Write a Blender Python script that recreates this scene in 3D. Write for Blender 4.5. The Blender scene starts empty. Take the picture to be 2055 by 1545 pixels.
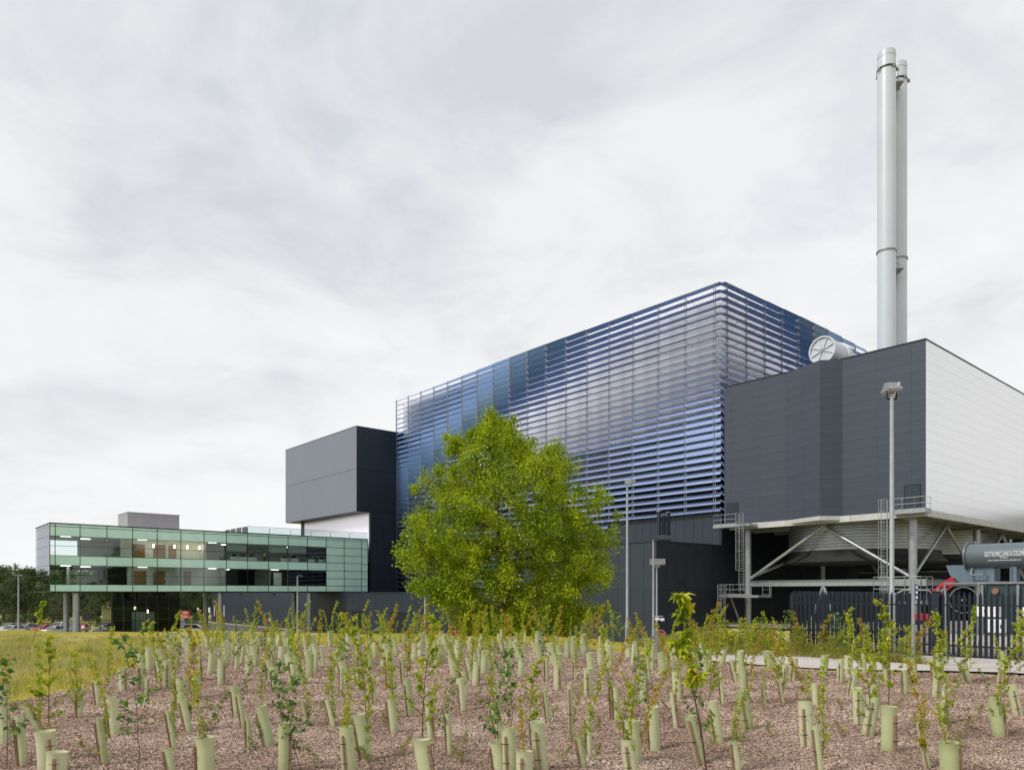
import bpy, bmesh, math, random
import numpy as np
from mathutils import Vector, Matrix

R = math.radians
random.seed(7)
rng = np.random.default_rng(11)
scene = bpy.context.scene
COL = scene.collection

# ------------------------------------------------------------------ camera
CZ = 2.15                 # eye height above the planted mound
F = 1490.0                # focal length in pixels of a 2055 px wide frame
HOR = 1187.0              # eye-level row (view camera, shifted up)
cam_d = bpy.data.cameras.new('camera')
cam = bpy.data.objects.new('camera', cam_d)
COL.objects.link(cam)
cam.location = (0, 0, CZ)
cam.rotation_euler = (R(90), 0, 0)
cam_d.sensor_width = 36.0
cam_d.lens = F / 2055 * 36.0
cam_d.shift_y = (HOR - 772.5) / 2055
cam_d.clip_start = 0.1
cam_d.clip_end = 9000
scene.camera = cam

# ------------------------------------------------------------------ sky and sun
SUN_AZ = (-0.86, -0.51)   # horizontal direction towards the sun
SUN_EL = R(46)
world = bpy.data.worlds.new('World')
scene.world = world
world.use_nodes = True
nt = world.node_tree
nt.nodes.clear()
def N(tree, kind, **kw):
    n = tree.nodes.new(kind)
    for k, v in kw.items():
        setattr(n, k, v)
    return n
out = N(nt, 'ShaderNodeOutputWorld')
sky = N(nt, 'ShaderNodeTexSky', sky_type='NISHITA', sun_disc=False)
sky.sun_elevation = SUN_EL
sky.sun_rotation = math.atan2(SUN_AZ[0], SUN_AZ[1])
bg1 = N(nt, 'ShaderNodeBackground'); bg1.inputs[1].default_value = 0.09
nt.links.new(sky.outputs[0], bg1.inputs[0])
tc = N(nt, 'ShaderNodeTexCoord')
sep = N(nt, 'ShaderNodeSeparateXYZ'); nt.links.new(tc.outputs['Generated'], sep.inputs[0])
def M(op, a, b=None, c=None, clamp=False):
    n = N(nt, 'ShaderNodeMath', operation=op, use_clamp=clamp)
    for i, s in enumerate((a, b, c)):
        if s is None: continue
        if isinstance(s, (int, float)): n.inputs[i].default_value = s
        else: nt.links.new(s, n.inputs[i])
    return n.outputs[0]
zc = M('MAXIMUM', sep.outputs[2], 0.0)
den = M('ADD', zc, 0.22)
comb = N(nt, 'ShaderNodeCombineXYZ')
nt.links.new(M('DIVIDE', sep.outputs[0], den), comb.inputs[0])
nt.links.new(M('DIVIDE', sep.outputs[1], den), comb.inputs[1])
def noise(scale, detail, rough, off, dist=0.0):
    mp = N(nt, 'ShaderNodeMapping'); mp.inputs['Location'].default_value = off
    nt.links.new(comb.outputs[0], mp.inputs[0])
    n = N(nt, 'ShaderNodeTexNoise'); n.inputs['Scale'].default_value = scale
    n.inputs['Detail'].default_value = detail; n.inputs['Roughness'].default_value = rough
    n.inputs['Distortion'].default_value = dist
    nt.links.new(mp.outputs[0], n.inputs['Vector'])
    return n.outputs['Fac']
n1 = noise(0.75, 3.0, 0.45, (7.7, 4.1, 0), 0.3)
n2 = noise(2.7, 8.0, 0.6, (6.1, 6.7, 0), 0.5)
mixn = M('ADD', M('MULTIPLY', n1, 0.58), M('MULTIPLY', n2, 0.42))
ramp = N(nt, 'ShaderNodeValToRGB')
cr = ramp.color_ramp
cr.elements[0].position = 0.37; cr.elements[0].color = (0.394, 0.407, 0.436, 1)
cr.elements[1].position = 0.60; cr.elements[1].color = (0.558, 0.559, 0.563, 1)
e = cr.elements.new(0.49); e.color = (0.510, 0.516, 0.527, 1)
nt.links.new(mixn, ramp.inputs[0])
# clouds thin out to a white veil low down
low = M('SUBTRACT', 1.0, M('MULTIPLY', zc, 2.9), clamp=True)
lowf = M('MULTIPLY', low, 0.8)
mx = N(nt, 'ShaderNodeMixRGB'); mx.inputs[2].default_value = (0.581, 0.583, 0.587, 1)
nt.links.new(lowf, mx.inputs[0]); nt.links.new(ramp.outputs[0], mx.inputs[1])
bg2 = N(nt, 'ShaderNodeBackground'); bg2.inputs[1].default_value = 1.0
nt.links.new(mx.outputs[0], bg2.inputs[0])
# small openings in the cloud deck where a little blue shows
n3 = noise(2.6, 5.0, 0.55, (-4.2, 6.9, 0), 0.2)
gap = N(nt, 'ShaderNodeMapRange'); gap.clamp = True
gap.inputs['From Min'].default_value = 0.30; gap.inputs['From Max'].default_value = 0.40
gap.inputs['To Min'].default_value = 0.84; gap.inputs['To Max'].default_value = 1.0
nt.links.new(n3, gap.inputs['Value'])
cov = M('MAXIMUM', gap.outputs[0], M('MULTIPLY', low, 1.6, clamp=True))
ms = N(nt, 'ShaderNodeMixShader')
nt.links.new(cov, ms.inputs[0]); nt.links.new(bg1.outputs[0], ms.inputs[1]); nt.links.new(bg2.outputs[0], ms.inputs[2])
nt.links.new(ms.outputs[0], out.inputs[0])

sun_d = bpy.data.lights.new('sun', 'SUN')
sun_d.energy = 1.5
sun_d.angle = R(11)
sun_d.color = (1.0, 0.965, 0.9)
sun = bpy.data.objects.new('sun', sun_d); COL.objects.link(sun)
sd = Vector((SUN_AZ[0] * math.cos(SUN_EL), SUN_AZ[1] * math.cos(SUN_EL), math.sin(SUN_EL)))
sun.rotation_euler = sd.to_track_quat('Z', 'Y').to_euler()
sun.location = (-40, -30, 60)

vs = scene.view_settings
vs.view_transform = 'Standard'; vs.look = 'None'; vs.exposure = 0.75; vs.gamma = 1.0
vs.use_curve_mapping = False
scene.cycles.max_bounces = 8
scene.cycles.transparent_max_bounces = 24
scene.cycles.sample_clamp_indirect = 6.0
scene.cycles.use_denoising = True

# ------------------------------------------------------------------ frames of reference
S = -4.8                                   # level of the works yard, below the mound
UX = Vector((-0.652, 0.758)).normalized()  # along the long facade, away
LX = Vector((-UX.x, -UX.y))                # local x of the works grid (towards us, right)
LY = Vector((-LX.y, LX.x))                 # local y of the works grid (away, right)
LANG = math.atan2(LX.y, LX.x)
LO = Vector((23.05, 81.5))                 # near corner of the louvred hall

def L2W(x, y):
    return (LO.x + x * LX.x + y * LY.x, LO.y + x * LX.y + y * LY.y)
def W2L(x, y):
    d = Vector((x, y)) - LO
    return (d.dot(LX), d.dot(LY))
def ray(px):
    return (px - 1027.5) / F
def on_x(px, x):          # local y where the sight line px crosses local plane x
    k = ray(px)
    x0, y0 = L2W(x, 0)
    return (k * y0 - x0) / (LY.x - k * LY.y)
def on_y(px, y):
    k = ray(px)
    x0, y0 = L2W(0, y)
    return (k * y0 - x0) / (LX.x - k * LX.y)
def at(px, py, d):
    return Vector(((px - 1027.5) / F * d, d, CZ + (HOR - py) / F * d))
def sstep(t):
    t = np.clip(t, 0, 1)
    return t * t * (3 - 2 * t)
_cx = [-60, -29, -17, -11.5, -4.4, 1.65, 5.8, 9.5, 13.3, 25, 34.5, 60]
_cy = [42, 39.5, 39, 38.5, 35.5, 33, 30, 35, 46, 50, 52, 54]
def H(x, y):
    x = np.asarray(x, float); y = np.asarray(y, float)
    yc = np.interp(x, _cx, _cy)
    drop = sstep((y - yc) / 26.0)
    und = 0.05 * np.sin(x * 0.55 + 1.0) * np.sin(y * 0.43) + 0.035 * np.sin(x * 1.3 + y * 0.9)
    und = und * sstep((y - 6) / 5) * (1 - sstep((y - yc) / 8))
    hill = 13.0 * sstep((y - 230) / 230.0) * sstep((-x - 90) / 90.0) + 10 * sstep((y - 500) / 300.0)
    return und + S * drop + hill
def Hf(x, y):
    return float(H(x, y))
def ground_px(px, py):    # a point on the mound under a pixel
    d = CZ * F / (py - HOR)
    for _ in range(4):
        z = Hf(ray(px) * d, d)
        d = (CZ - z) * F / (py - HOR)
    return ray(px) * d, d

# ------------------------------------------------------------------ materials
MATS = {}
def mat(name, col, rough=0.6, metal=0.0, var=0.0, vscale=3.0, bump=0.0, bscale=40.0, rnd=0.0, spec=0.5,
        stretch=None, coat=0.0, col2=None, island=0.0, transl=0.0, emit=0.0, detail=4.0):
    if name in MATS: return MATS[name]
    m = bpy.data.materials.new(name); m.use_nodes = True
    t = m.node_tree; t.nodes.clear()
    o = N(t, 'ShaderNodeOutputMaterial'); p = N(t, 'ShaderNodeBsdfPrincipled')
    p.inputs['Roughness'].default_value = rough; p.inputs['Metallic'].default_value = metal
    p.inputs['Specular IOR Level'].default_value = spec
    p.inputs['Coat Weight'].default_value = coat
    p.inputs['Coat Roughness'].default_value = 0.06
    c4 = (*col, 1)
    p.inputs['Base Color'].default_value = c4
    cur = None
    tcn = N(t, 'ShaderNodeTexCoord')
    vec = tcn.outputs['Object']
    if stretch:
        mp = N(t, 'ShaderNodeMapping'); mp.inputs['Scale'].default_value = stretch
        t.links.new(vec, mp.inputs[0]); vec = mp.outputs[0]
    if var > 0 or col2:
        n = N(t, 'ShaderNodeTexNoise'); n.inputs['Scale'].default_value = vscale
        n.inputs['Detail'].default_value = detail; n.inputs['Roughness'].default_value = 0.62
        t.links.new(vec, n.inputs['Vector'])
        r = N(t, 'ShaderNodeValToRGB')
        r.color_ramp.elements[0].position = 0.3; r.color_ramp.elements[1].position = 0.7
        a = col if col2 else tuple(c * (1 - var) for c in col)
        b = col2 if col2 else tuple(min(1, c * (1 + var)) for c in col)
        r.color_ramp.elements[0].color = (*a, 1); r.color_ramp.elements[1].color = (*b, 1)
        t.links.new(n.outputs['Fac'], r.inputs[0]); cur = r.outputs[0]
    def value_jitter(cur, src, amt):
        mr = N(t, 'ShaderNodeMapRange'); mr.inputs['To Min'].default_value = 1 - amt; mr.inputs['To Max'].default_value = 1 + amt
        t.links.new(src, mr.inputs['Value'])
        hs = N(t, 'ShaderNodeHueSaturation')
        if cur is None: hs.inputs['Color'].default_value = c4
        else: t.links.new(cur, hs.inputs['Color'])
        t.links.new(mr.outputs[0], hs.inputs['Value'])
        return hs.outputs[0]
    if rnd > 0:
        oi = N(t, 'ShaderNodeObjectInfo'); cur = value_jitter(cur, oi.outputs['Random'], rnd)
    if island > 0:
        g = N(t, 'ShaderNodeNewGeometry'); cur = value_jitter(cur, g.outputs['Random Per Island'], island)
    if cur is not None: t.links.new(cur, p.inputs['Base Color'])
    if bump > 0:
        n = N(t, 'ShaderNodeTexNoise'); n.inputs['Scale'].default_value = bscale; n.inputs['Detail'].default_value = 5
        t.links.new(vec, n.inputs['Vector'])
        b = N(t, 'ShaderNodeBump'); b.inputs['Strength'].default_value = bump; b.inputs['Distance'].default_value = 0.05
        t.links.new(n.outputs['Fac'], b.inputs['Height']); t.links.new(b.outputs[0], p.inputs['Normal'])
    if emit > 0:
        p.inputs['Emission Color'].default_value = c4; p.inputs['Emission Strength'].default_value = emit
    sh = p.outputs[0]
    if transl > 0:
        tr = N(t, 'ShaderNodeBsdfTranslucent'); mx = N(t, 'ShaderNodeMixShader'); mx.inputs[0].default_value = transl
        if cur is not None: t.links.new(cur, tr.inputs[0])
        else: tr.inputs[0].default_value = c4
        t.links.new(sh, mx.inputs[1]); t.links.new(tr.outputs[0], mx.inputs[2]); sh = mx.outputs[0]
    t.links.new(sh, o.inputs[0])
    MATS[name] = m
    return m

def leaf_mat(name, cols, transl=0.35, rough=0.5, patch=0.5, island_span=1.0, patch_w=0.45):
    """foliage: each leaf takes its colour from a ramp of leaf colours, with larger patches of tone"""
    m = bpy.data.materials.new(name); m.use_nodes = True
    t = m.node_tree; t.nodes.clear()
    o = N(t, 'ShaderNodeOutputMaterial'); p = N(t, 'ShaderNodeBsdfPrincipled')
    p.inputs['Roughness'].default_value = rough; p.inputs['Specular IOR Level'].default_value = 0.35
    g = N(t, 'ShaderNodeNewGeometry'); tcn = N(t, 'ShaderNodeTexCoord')
    n = N(t, 'ShaderNodeTexNoise'); n.inputs['Scale'].default_value = patch; n.inputs['Detail'].default_value = 3
    t.links.new(tcn.outputs['Object'], n.inputs['Vector'])
    ad = N(t, 'ShaderNodeMath', operation='MULTIPLY_ADD'); ad.inputs[1].default_value = 0.55 * island_span
    t.links.new(g.outputs['Random Per Island'], ad.inputs[0])
    mr = N(t, 'ShaderNodeMapRange'); mr.inputs['From Min'].default_value = 0.3; mr.inputs['From Max'].default_value = 0.7
    mr.inputs['To Max'].default_value = patch_w
    t.links.new(n.outputs['Fac'], mr.inputs['Value']); t.links.new(mr.outputs[0], ad.inputs[2])
    r = N(t, 'ShaderNodeValToRGB')
    els = r.color_ramp.elements
    els[0].position = 0.0; els[0].color = (*cols[0], 1); els[1].position = 1.0; els[1].color = (*cols[-1], 1)
    for i, c in enumerate(cols[1:-1]):
        e = els.new((i + 1) / (len(cols) - 1)); e.color = (*c, 1)
    t.links.new(ad.outputs[0], r.inputs[0]); t.links.new(r.outputs[0], p.inputs['Base Color'])
    tr = N(t, 'ShaderNodeBsdfTranslucent'); mx = N(t, 'ShaderNodeMixShader'); mx.inputs[0].default_value = transl
    t.links.new(r.outputs[0], tr.inputs[0])
    t.links.new(p.outputs[0], mx.inputs[1]); t.links.new(tr.outputs[0], mx.inputs[2])
    t.links.new(mx.outputs[0], o.inputs[0])
    MATS[name] = m
    return m

def glass_mat(name, tint, ior=1.7, rough=0.0, refl=(1, 1, 1)):
    m = bpy.data.materials.new(name); m.use_nodes = True
    t = m.node_tree; t.nodes.clear()
    o = N(t, 'ShaderNodeOutputMaterial')
    tr = N(t, 'ShaderNodeBsdfTransparent'); tr.inputs[0].default_value = (*tint, 1)
    gl = N(t, 'ShaderNodeBsdfGlossy'); gl.inputs['Roughness'].default_value = rough; gl.inputs[0].default_value = (*refl, 1)
    fr = N(t, 'ShaderNodeFresnel'); fr.inputs[0].default_value = ior
    mx = N(t, 'ShaderNodeMixShader')
    t.links.new(fr.outputs[0], mx.inputs[0]); t.links.new(tr.outputs[0], mx.inputs[1]); t.links.new(gl.outputs[0], mx.inputs[2])
    t.links.new(mx.outputs[0], o.inputs[0])
    MATS[name] = m
    return m

# ------------------------------------------------------------------ mesh helpers
class MB:
    def __init__(s): s.v = []; s.f = []
    def add(s, v, f):
        b = len(s.v); s.v += [tuple(p) for p in v]; s.f += [tuple(i + b for i in q) for q in f]; return s
    def box(s, x0, x1, y0, y1, z0, z1):
        return s.add([(x0, y0, z0), (x1, y0, z0), (x1, y1, z0), (x0, y1, z0), (x0, y0, z1), (x1, y0, z1), (x1, y1, z1), (x0, y1, z1)],
                     [(3, 2, 1, 0), (4, 5, 6, 7), (0, 1, 5, 4), (1, 2, 6, 5), (2, 3, 7, 6), (3, 0, 4, 7)])
    def tube(s, p, q, r0, r1=None, n=8, cap=True, tw=0.0):
        p = Vector(p); q = Vector(q); r1 = r0 if r1 is None else r1
        d = (q - p)
        if d.length < 1e-6: return s
        d.normalize()
        a = d.cross(Vector((0, 0, 1)) if abs(d.z) < 0.95 else Vector((0, 1, 0))).normalized(); b = d.cross(a)
        v = []
        for c, r in ((p, r0), (q, r1)):
            for i in range(n):
                t = 2 * math.pi * i / n + tw
                v.append(c + a * (r * math.cos(t)) + b * (r * math.sin(t)))
        f = [(i, (i + 1) % n, n + (i + 1) % n, n + i) for i in range(n)]
        if cap: f += [tuple(range(n - 1, -1, -1)), tuple(range(n, 2 * n))]
        return s.add(v, f)
    def bar(s, p, q, w):      # square bar
        return s.tube(p, q, w * 0.7071, n=4, tw=math.pi / 4)
    def path(s, pts, r, n=6):
        for a, b in zip(pts[:-1], pts[1:]): s.tube(a, b, r, n=n)
        return s
    def ring(s, c, r, t, axis='z', n=32, h=None):   # hollow ring (r outer, t radial thickness, h height)
        h = h if h is not None else t
        v = []
        for i in range(n):
            a = 2 * math.pi * i / n
            for rr, hh in ((r, -h / 2), (r, h / 2), (r - t, h / 2), (r - t, -h / 2)):
                x, y = rr * math.cos(a), rr * math.sin(a)
                d = {'z': (x, y, hh), 'y': (x, hh, y), 'x': (hh, x, y)}[axis]
                v.append((c[0] + d[0], c[1] + d[1], c[2] + d[2]))
        f = []
        for i in range(n):
            j = (i + 1) % n
            for k in range(4):
                f.append((4 * i + k, 4 * j + k, 4 * j + (k + 1) % 4, 4 * i + (k + 1) % 4))
        return s.add(v, f)
    def lathe(s, c, prof, axis='z', n=32, cap=True):  # prof: (r, h)
        v = []
        for r, h in prof:
            for i in range(n):
                a = 2 * math.pi * i / n
                x, y = r * math.cos(a), r * math.sin(a)
                d = {'z': (x, y, h), 'y': (x, h, y), 'x': (h, x, y)}[axis]
                v.append((c[0] + d[0], c[1] + d[1], c[2] + d[2]))
        f = []
        for k in range(len(prof) - 1):
            for i in range(n):
                j = (i + 1) % n
                f.append((k * n + i, k * n + j, (k + 1) * n + j, (k + 1) * n + i))
        if cap:
            f.append(tuple(range(n - 1, -1, -1))); m0 = (len(prof) - 1) * n; f.append(tuple(range(m0, m0 + n)))
        return s.add(v, f)
    def prism(s, pts, z0, z1):
        n = len(pts)
        v = [(x, y, z0) for x, y in pts] + [(x, y, z1) for x, y in pts]
        f = [tuple(range(n - 1, -1, -1)), tuple(range(n, 2 * n))] + [(i, (i + 1) % n, n + (i + 1) % n, n + i) for i in range(n)]
        return s.add(v, f)
    def loft(s, secs, cap=True):
        n = len(secs[0]); v = [p for q in secs for p in q]; f = []
        for k in range(len(secs) - 1):
            for i in range(n):
                j = (i + 1) % n
                f.append((k * n + i, k * n + j, (k + 1) * n + j, (k + 1) * n + i))
        if cap: f += [tuple(range(n - 1, -1, -1)), tuple(range((len(secs) - 1) * n, len(secs) * n))]
        return s.add(v, f)
    def mesh(s, name, m, smooth=False, off=(0, 0, 0)):
        me = bpy.data.meshes.new(name)
        me.from_pydata([(a - off[0], b - off[1], c - off[2]) for a, b, c in s.v], [], s.f)
        if m: me.materials.append(m)
        if smooth:
            me.shade_smooth(); me.set_sharp_from_angle(angle=R(38))
        me.update()
        return me

def fast_mesh(name, verts, faces, m, smooth=False):
    """verts (n,3), faces (k, 3 or 4) as arrays"""
    me = bpy.data.meshes.new(name)
    verts = np.ascontiguousarray(verts, dtype=np.float32); faces = np.ascontiguousarray(faces, dtype=np.int32)
    k = faces.shape[1]
    me.vertices.add(len(verts)); me.vertices.foreach_set('co', verts.ravel())
    me.loops.add(faces.size); me.loops.foreach_set('vertex_index', faces.ravel())
    me.polygons.add(len(faces))
    me.polygons.foreach_set('loop_start', np.arange(0, faces.size, k, dtype=np.int32))
    me.polygons.foreach_set('loop_total', np.full(len(faces), k, dtype=np.int32))
    if smooth: me.polygons.foreach_set('use_smooth', np.ones(len(faces), dtype=bool))
    me.materials.append(m)
    me.update(calc_edges=True)
    return me

def link(name, data, parent=None, loc=(0, 0, 0), rot=(0, 0, 0), scale=None):
    o = bpy.data.objects.new(name, data); COL.objects.link(o)
    o.parent = parent; o.location = loc; o.rotation_euler = rot
    if scale is not None: o.scale = (scale,) * 3 if isinstance(scale, (int, float)) else scale
    return o
def tag(o, label=None, cat=None, group=None, kind=None):
    if label: o['label'] = label
    if cat: o['category'] = cat
    if group: o['group'] = group
    if kind: o['kind'] = kind
    return o

class Thing:
    """an Empty at the thing's base; parts are given in the coordinates of the frame ('W' world or 'L' works grid)"""
    def __init__(s, name, label, cat, o, frame='W', group=None, rz=None):
        s.o = o
        if frame == 'L':
            wx, wy = L2W(o[0], o[1]); s.e = link(name, None, None, (wx, wy, o[2]), (0, 0, LANG))
        elif frame == 'C':     # coordinates already relative to the base, turned by rz
            s.e = link(name, None, None, o, (0, 0, rz or 0)); s.o = (0, 0, 0)
        else:
            s.e = link(name, None, None, o)
        tag(s.e, label, cat, group)
        s.cache = {}
    def part(s, name, mb, m, parent=None, smooth=False, label=None):
        ob = link(name, mb.mesh(name, m, smooth, s.o), parent or s.e)
        if label: ob['label'] = label
        return ob
    def piece(s, name, me, loc, rot=(0, 0, 0), parent=None, scale=None):
        return link(name, me, parent or s.e, (loc[0] - s.o[0], loc[1] - s.o[1], loc[2] - s.o[2]), rot, scale)
    def boxpiece(s, name, x0, x1, y0, y1, z0, z1, m, parent=None):
        k = (round(x1 - x0, 3), round(y1 - y0, 3), round(z1 - z0, 3), m.name)
        if k not in s.cache:
            s.cache[k] = MB().box(-k[0] / 2, k[0] / 2, -k[1] / 2, k[1] / 2, -k[2] / 2, k[2] / 2).mesh(name, m)
        return s.piece(name, s.cache[k], ((x0 + x1) / 2, (y0 + y1) / 2, (z0 + z1) / 2), parent=parent)
    def panels(s, name, face, c, us, zs, m, th=0.06, gap=0.025, parent=None, skip=None):
        """a wall of separate panels; face '-y','+x','-x','+y' says which way it looks; c is the outer plane"""
        for i in range(len(us) - 1):
            for j in range(len(zs) - 1):
                if skip and skip(i, j): continue
                u0, u1, z0, z1 = us[i] + gap / 2, us[i + 1] - gap / 2, zs[j] + gap / 2, zs[j + 1] - gap / 2
                mm = m(i, j) if callable(m) else m
                if face == '-y': s.boxpiece(name, u0, u1, c, c + th, z0, z1, mm, parent)
                elif face == '+y': s.boxpiece(name, u0, u1, c - th, c, z0, z1, mm, parent)
                elif face == '+x': s.boxpiece(name, c - th, c, u0, u1, z0, z1, mm, parent)
                else: s.boxpiece(name, c, c + th, u0, u1, z0, z1, mm, parent)

def lin(a, b, n):
    return [a + (b - a) * i / n for i in range(n + 1)]
def sheet(name, xs, ys, zf, m, kind='structure'):
    X, Y = np.meshgrid(xs, ys)
    V = np.stack([X.ravel(), Y.ravel(), zf(X, Y).ravel()], 1)
    nx, ny = len(xs), len(ys)
    i = np.arange(nx - 1)[None, :] + np.arange(ny - 1)[:, None] * nx
    Fq = np.stack([i, i + 1, i + 1 + nx, i + nx], -1).reshape(-1, 4)
    o = link(name, fast_mesh(name, V, Fq, m, True))
    return tag(o, kind=kind)
# ------------------------------------------------------------------ material palette
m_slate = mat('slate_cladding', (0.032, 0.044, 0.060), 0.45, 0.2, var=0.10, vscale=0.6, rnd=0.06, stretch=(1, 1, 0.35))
m_slate2 = mat('dark_slate_cladding', (0.022, 0.030, 0.043), 0.42, 0.2, var=0.12, vscale=0.5, rnd=0.07, stretch=(1, 1, 0.3))
m_acc = mat('blue_grey_cladding', (0.052, 0.063, 0.091), 0.45, 0.15, var=0.07, vscale=0.5, rnd=0.05, stretch=(1, 1, 3))
m_box = mat('slate_with_sky_sheen', (0.195, 0.215, 0.262), 0.34, 0.4, var=0.035, vscale=0.3, rnd=0.02, stretch=(1, 1, .3))
m_joint = mat('dark_joint', (0.012, 0.013, 0.016), 0.8)
m_silver = mat('silver_cladding', (0.90, 0.91, 0.94), 0.30, 0.55, var=0.01, vscale=0.3, rnd=0.012, stretch=(1, 1, 4))
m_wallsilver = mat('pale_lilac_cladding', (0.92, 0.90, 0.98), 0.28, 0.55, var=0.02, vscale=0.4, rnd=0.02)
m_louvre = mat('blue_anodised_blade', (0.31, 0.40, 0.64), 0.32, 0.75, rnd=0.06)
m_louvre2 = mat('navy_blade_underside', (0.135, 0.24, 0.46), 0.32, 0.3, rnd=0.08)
m_rod = mat('mullion_grey', (0.42, 0.44, 0.50), 0.4, 0.6)
m_galv = mat('galvanised_steel', (0.38, 0.40, 0.415), 0.42, 0.65, var=0.12, vscale=2.5, rnd=0.04)
m_galvd = mat('weathered_steel', (0.30, 0.31, 0.31), 0.5, 0.6, var=0.2, vscale=2.0)
m_beam = mat('pale_steel_beam', (0.52, 0.53, 0.52), 0.55, 0.15, var=0.12, vscale=1.2)
m_white = mat('white_steel', (0.76, 0.77, 0.78), 0.4, 0.0, var=0.05, vscale=0.6)
m_stack = mat('chimney_grey_paint', (0.56, 0.60, 0.66), 0.36, 0.1, var=0.04, vscale=0.25)
m_black = mat('black_rubber', (0.015, 0.015, 0.016), 0.7)
m_concrete = mat('concrete', (0.46, 0.42, 0.39), 0.85, var=0.16, vscale=1.8, bump=0.15, bscale=30)
m_asphalt = mat('asphalt', (0.085, 0.083, 0.085), 0.9, var=0.25, vscale=0.8, bump=0.1, bscale=60)
m_mint = mat('mint_spandrel_glass', (0.53, 0.80, 0.70), 0.12, 0.0, var=0.05, vscale=0.8, rnd=0.05, coat=0.7)
m_frame = mat('dark_green_mullion', (0.012, 0.024, 0.022), 0.35, 0.3)
m_plaster = mat('white_plaster', (0.72, 0.72, 0.70), 0.8)
m_door = mat('oak_door', (0.30, 0.155, 0.05), 0.5, var=0.15, vscale=2, stretch=(6, 6, 0.6))
m_carpet = mat('dark_carpet', (0.05, 0.05, 0.055), 0.9)
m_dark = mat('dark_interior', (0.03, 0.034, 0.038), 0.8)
m_lamp = mat('lit_lamp', (1.0, 0.80, 0.50), 0.5, emit=7.0)
m_orange = mat('orange_paint', (0.72, 0.20, 0.03), 0.45, var=0.1, vscale=2)
m_red = mat('red_paint', (0.55, 0.02, 0.03), 0.35, var=0.08)
m_signred = mat('sign_red', (0.48, 0.018, 0.03), 0.4)
m_signwhite = mat('sign_white', (0.85, 0.85, 0.85), 0.5)
m_tank = mat('tank_grey', (0.125, 0.16, 0.18), 0.38, 0.2, var=0.05, vscale=0.8)
m_xform = mat('transformer_green', (0.035, 0.062, 0.066), 0.45, 0.1, var=0.15, vscale=2)
m_bluebox = mat('blue_grey_housing', (0.13, 0.185, 0.24), 0.45, 0.1, var=0.06)
m_fence = mat('navy_fence_paint', (0.010, 0.018, 0.030), 0.42, 0.1, var=0.15, vscale=3, rnd=0.1)
g_window = glass_mat('window_glass', (0.90, 0.97, 0.95), 1.5)
g_end = glass_mat('end_glass', (0.55, 0.66, 0.66), 2.6, refl=(0.93, 0.96, 1.0))
g_lobby = glass_mat('lobby_glass', (0.55, 0.66, 0.66), 1.32)
g_rail = glass_mat('balustrade_glass', (0.86, 0.92, 0.91), 1.5)

# ------------------------------------------------------------------ ground
def ground_material():
    m = bpy.data.materials.new('meadow_ground'); m.use_nodes = True
    t = m.node_tree; p = t.nodes['Principled BSDF']; p.inputs['Roughness'].default_value = 0.95
    p.inputs['Specular IOR Level'].default_value = 0.1
    tcn = N(t, 'ShaderNodeTexCoord')
    a = N(t, 'ShaderNodeTexNoise'); a.inputs['Scale'].default_value = 0.22; a.inputs['Detail'].default_value = 8; a.inputs['Roughness'].default_value = 0.65
    t.links.new(tcn.outputs['Object'], a.inputs['Vector'])
    r = N(t, 'ShaderNodeValToRGB')
    els = r.color_ramp.elements
    els[0].position = 0.32; els[0].color = (0.21, 0.215, 0.045, 1); els[1].position = 0.68; els[1].color = (0.44, 0.36, 0.15, 1)
    e = els.new(0.5); e.color = (0.38, 0.345, 0.115, 1)
    t.links.new(a.outputs['Fac'], r.inputs[0]); t.links.new(r.outputs[0], p.inputs['Base Color'])
    b = N(t, 'ShaderNodeTexNoise'); b.inputs['Scale'].default_value = 9; b.inputs['Detail'].default_value = 6
    t.links.new(tcn.outputs['Object'], b.inputs['Vector'])
    bp = N(t, 'ShaderNodeBump'); bp.inputs['Strength'].default_value = 0.6; bp.inputs['Distance'].default_value = 0.12
    t.links.new(b.outputs['Fac'], bp.inputs['Height']); t.links.new(bp.outputs[0], p.inputs['Normal'])
    return m
gx = np.concatenate([np.array([-4000, -2000, -1000, -600, -450]), np.arange(-380, -80, 12.0), np.arange(-80, 80, 1.0), np.array([80, 100, 140, 200, 300, 600, 1200, 2500, 4000])])
gy = np.concatenate([np.array([-1500, -500, -200, -80, -30]), np.arange(-10, 90, 1.0), np.arange(90, 520, 10.0), np.array([560, 620, 700, 800, 1200, 2500, 6000])])
def bed_left(y):  return np.interp(y, [0, 8, 12, 14, 16, 18, 21, 24, 28, 33], [-9.0, -9.6, -9.3, -9.7, -9.3, -10.0, -10.8, -11.6, -13.2, -14.5])
def bed_far(x):   return np.interp(x, [-15, -10, -5, 0, 3, 5, 6, 9, 13, 18], [29.5, 30.5, 30.5, 30, 28, 24.2, 22.0, 20.3, 18.0, 15.8])
def in_bed(x, y): return (x > bed_left(y)) & (y < bed_far(x)) & (x < 22)
def ground_z(X, Y):      # the soil is dug down a little under the mulch bed and the gravelled compound
    lx = (X - LO.x) * LX.x + (Y - LO.y) * LX.y; ly = (X - LO.x) * LY.x + (Y - LO.y) * LY.y
    px_, py_ = W2L(13.95, 24.4)
    comp = (lx > px_ - 3.8) & (lx < px_ + 29) & (ly > py_ + 1.0) & (ly < py_ + 43)
    comp = comp | ((lx > px_ - 21) & (lx <= px_ - 3.8) & (ly > py_ + 13) & (ly < py_ + 43))
    inner = in_bed(X, Y) & in_bed(X - .7, Y + .7) & in_bed(X + .3, Y + .3)
    return H(X, Y) - .10 * inner - .25 * comp
g = sheet('ground', gx, gy, ground_z, ground_material())
tag(g, 'dry yellow green meadow ground falling away to the works yard')

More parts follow.
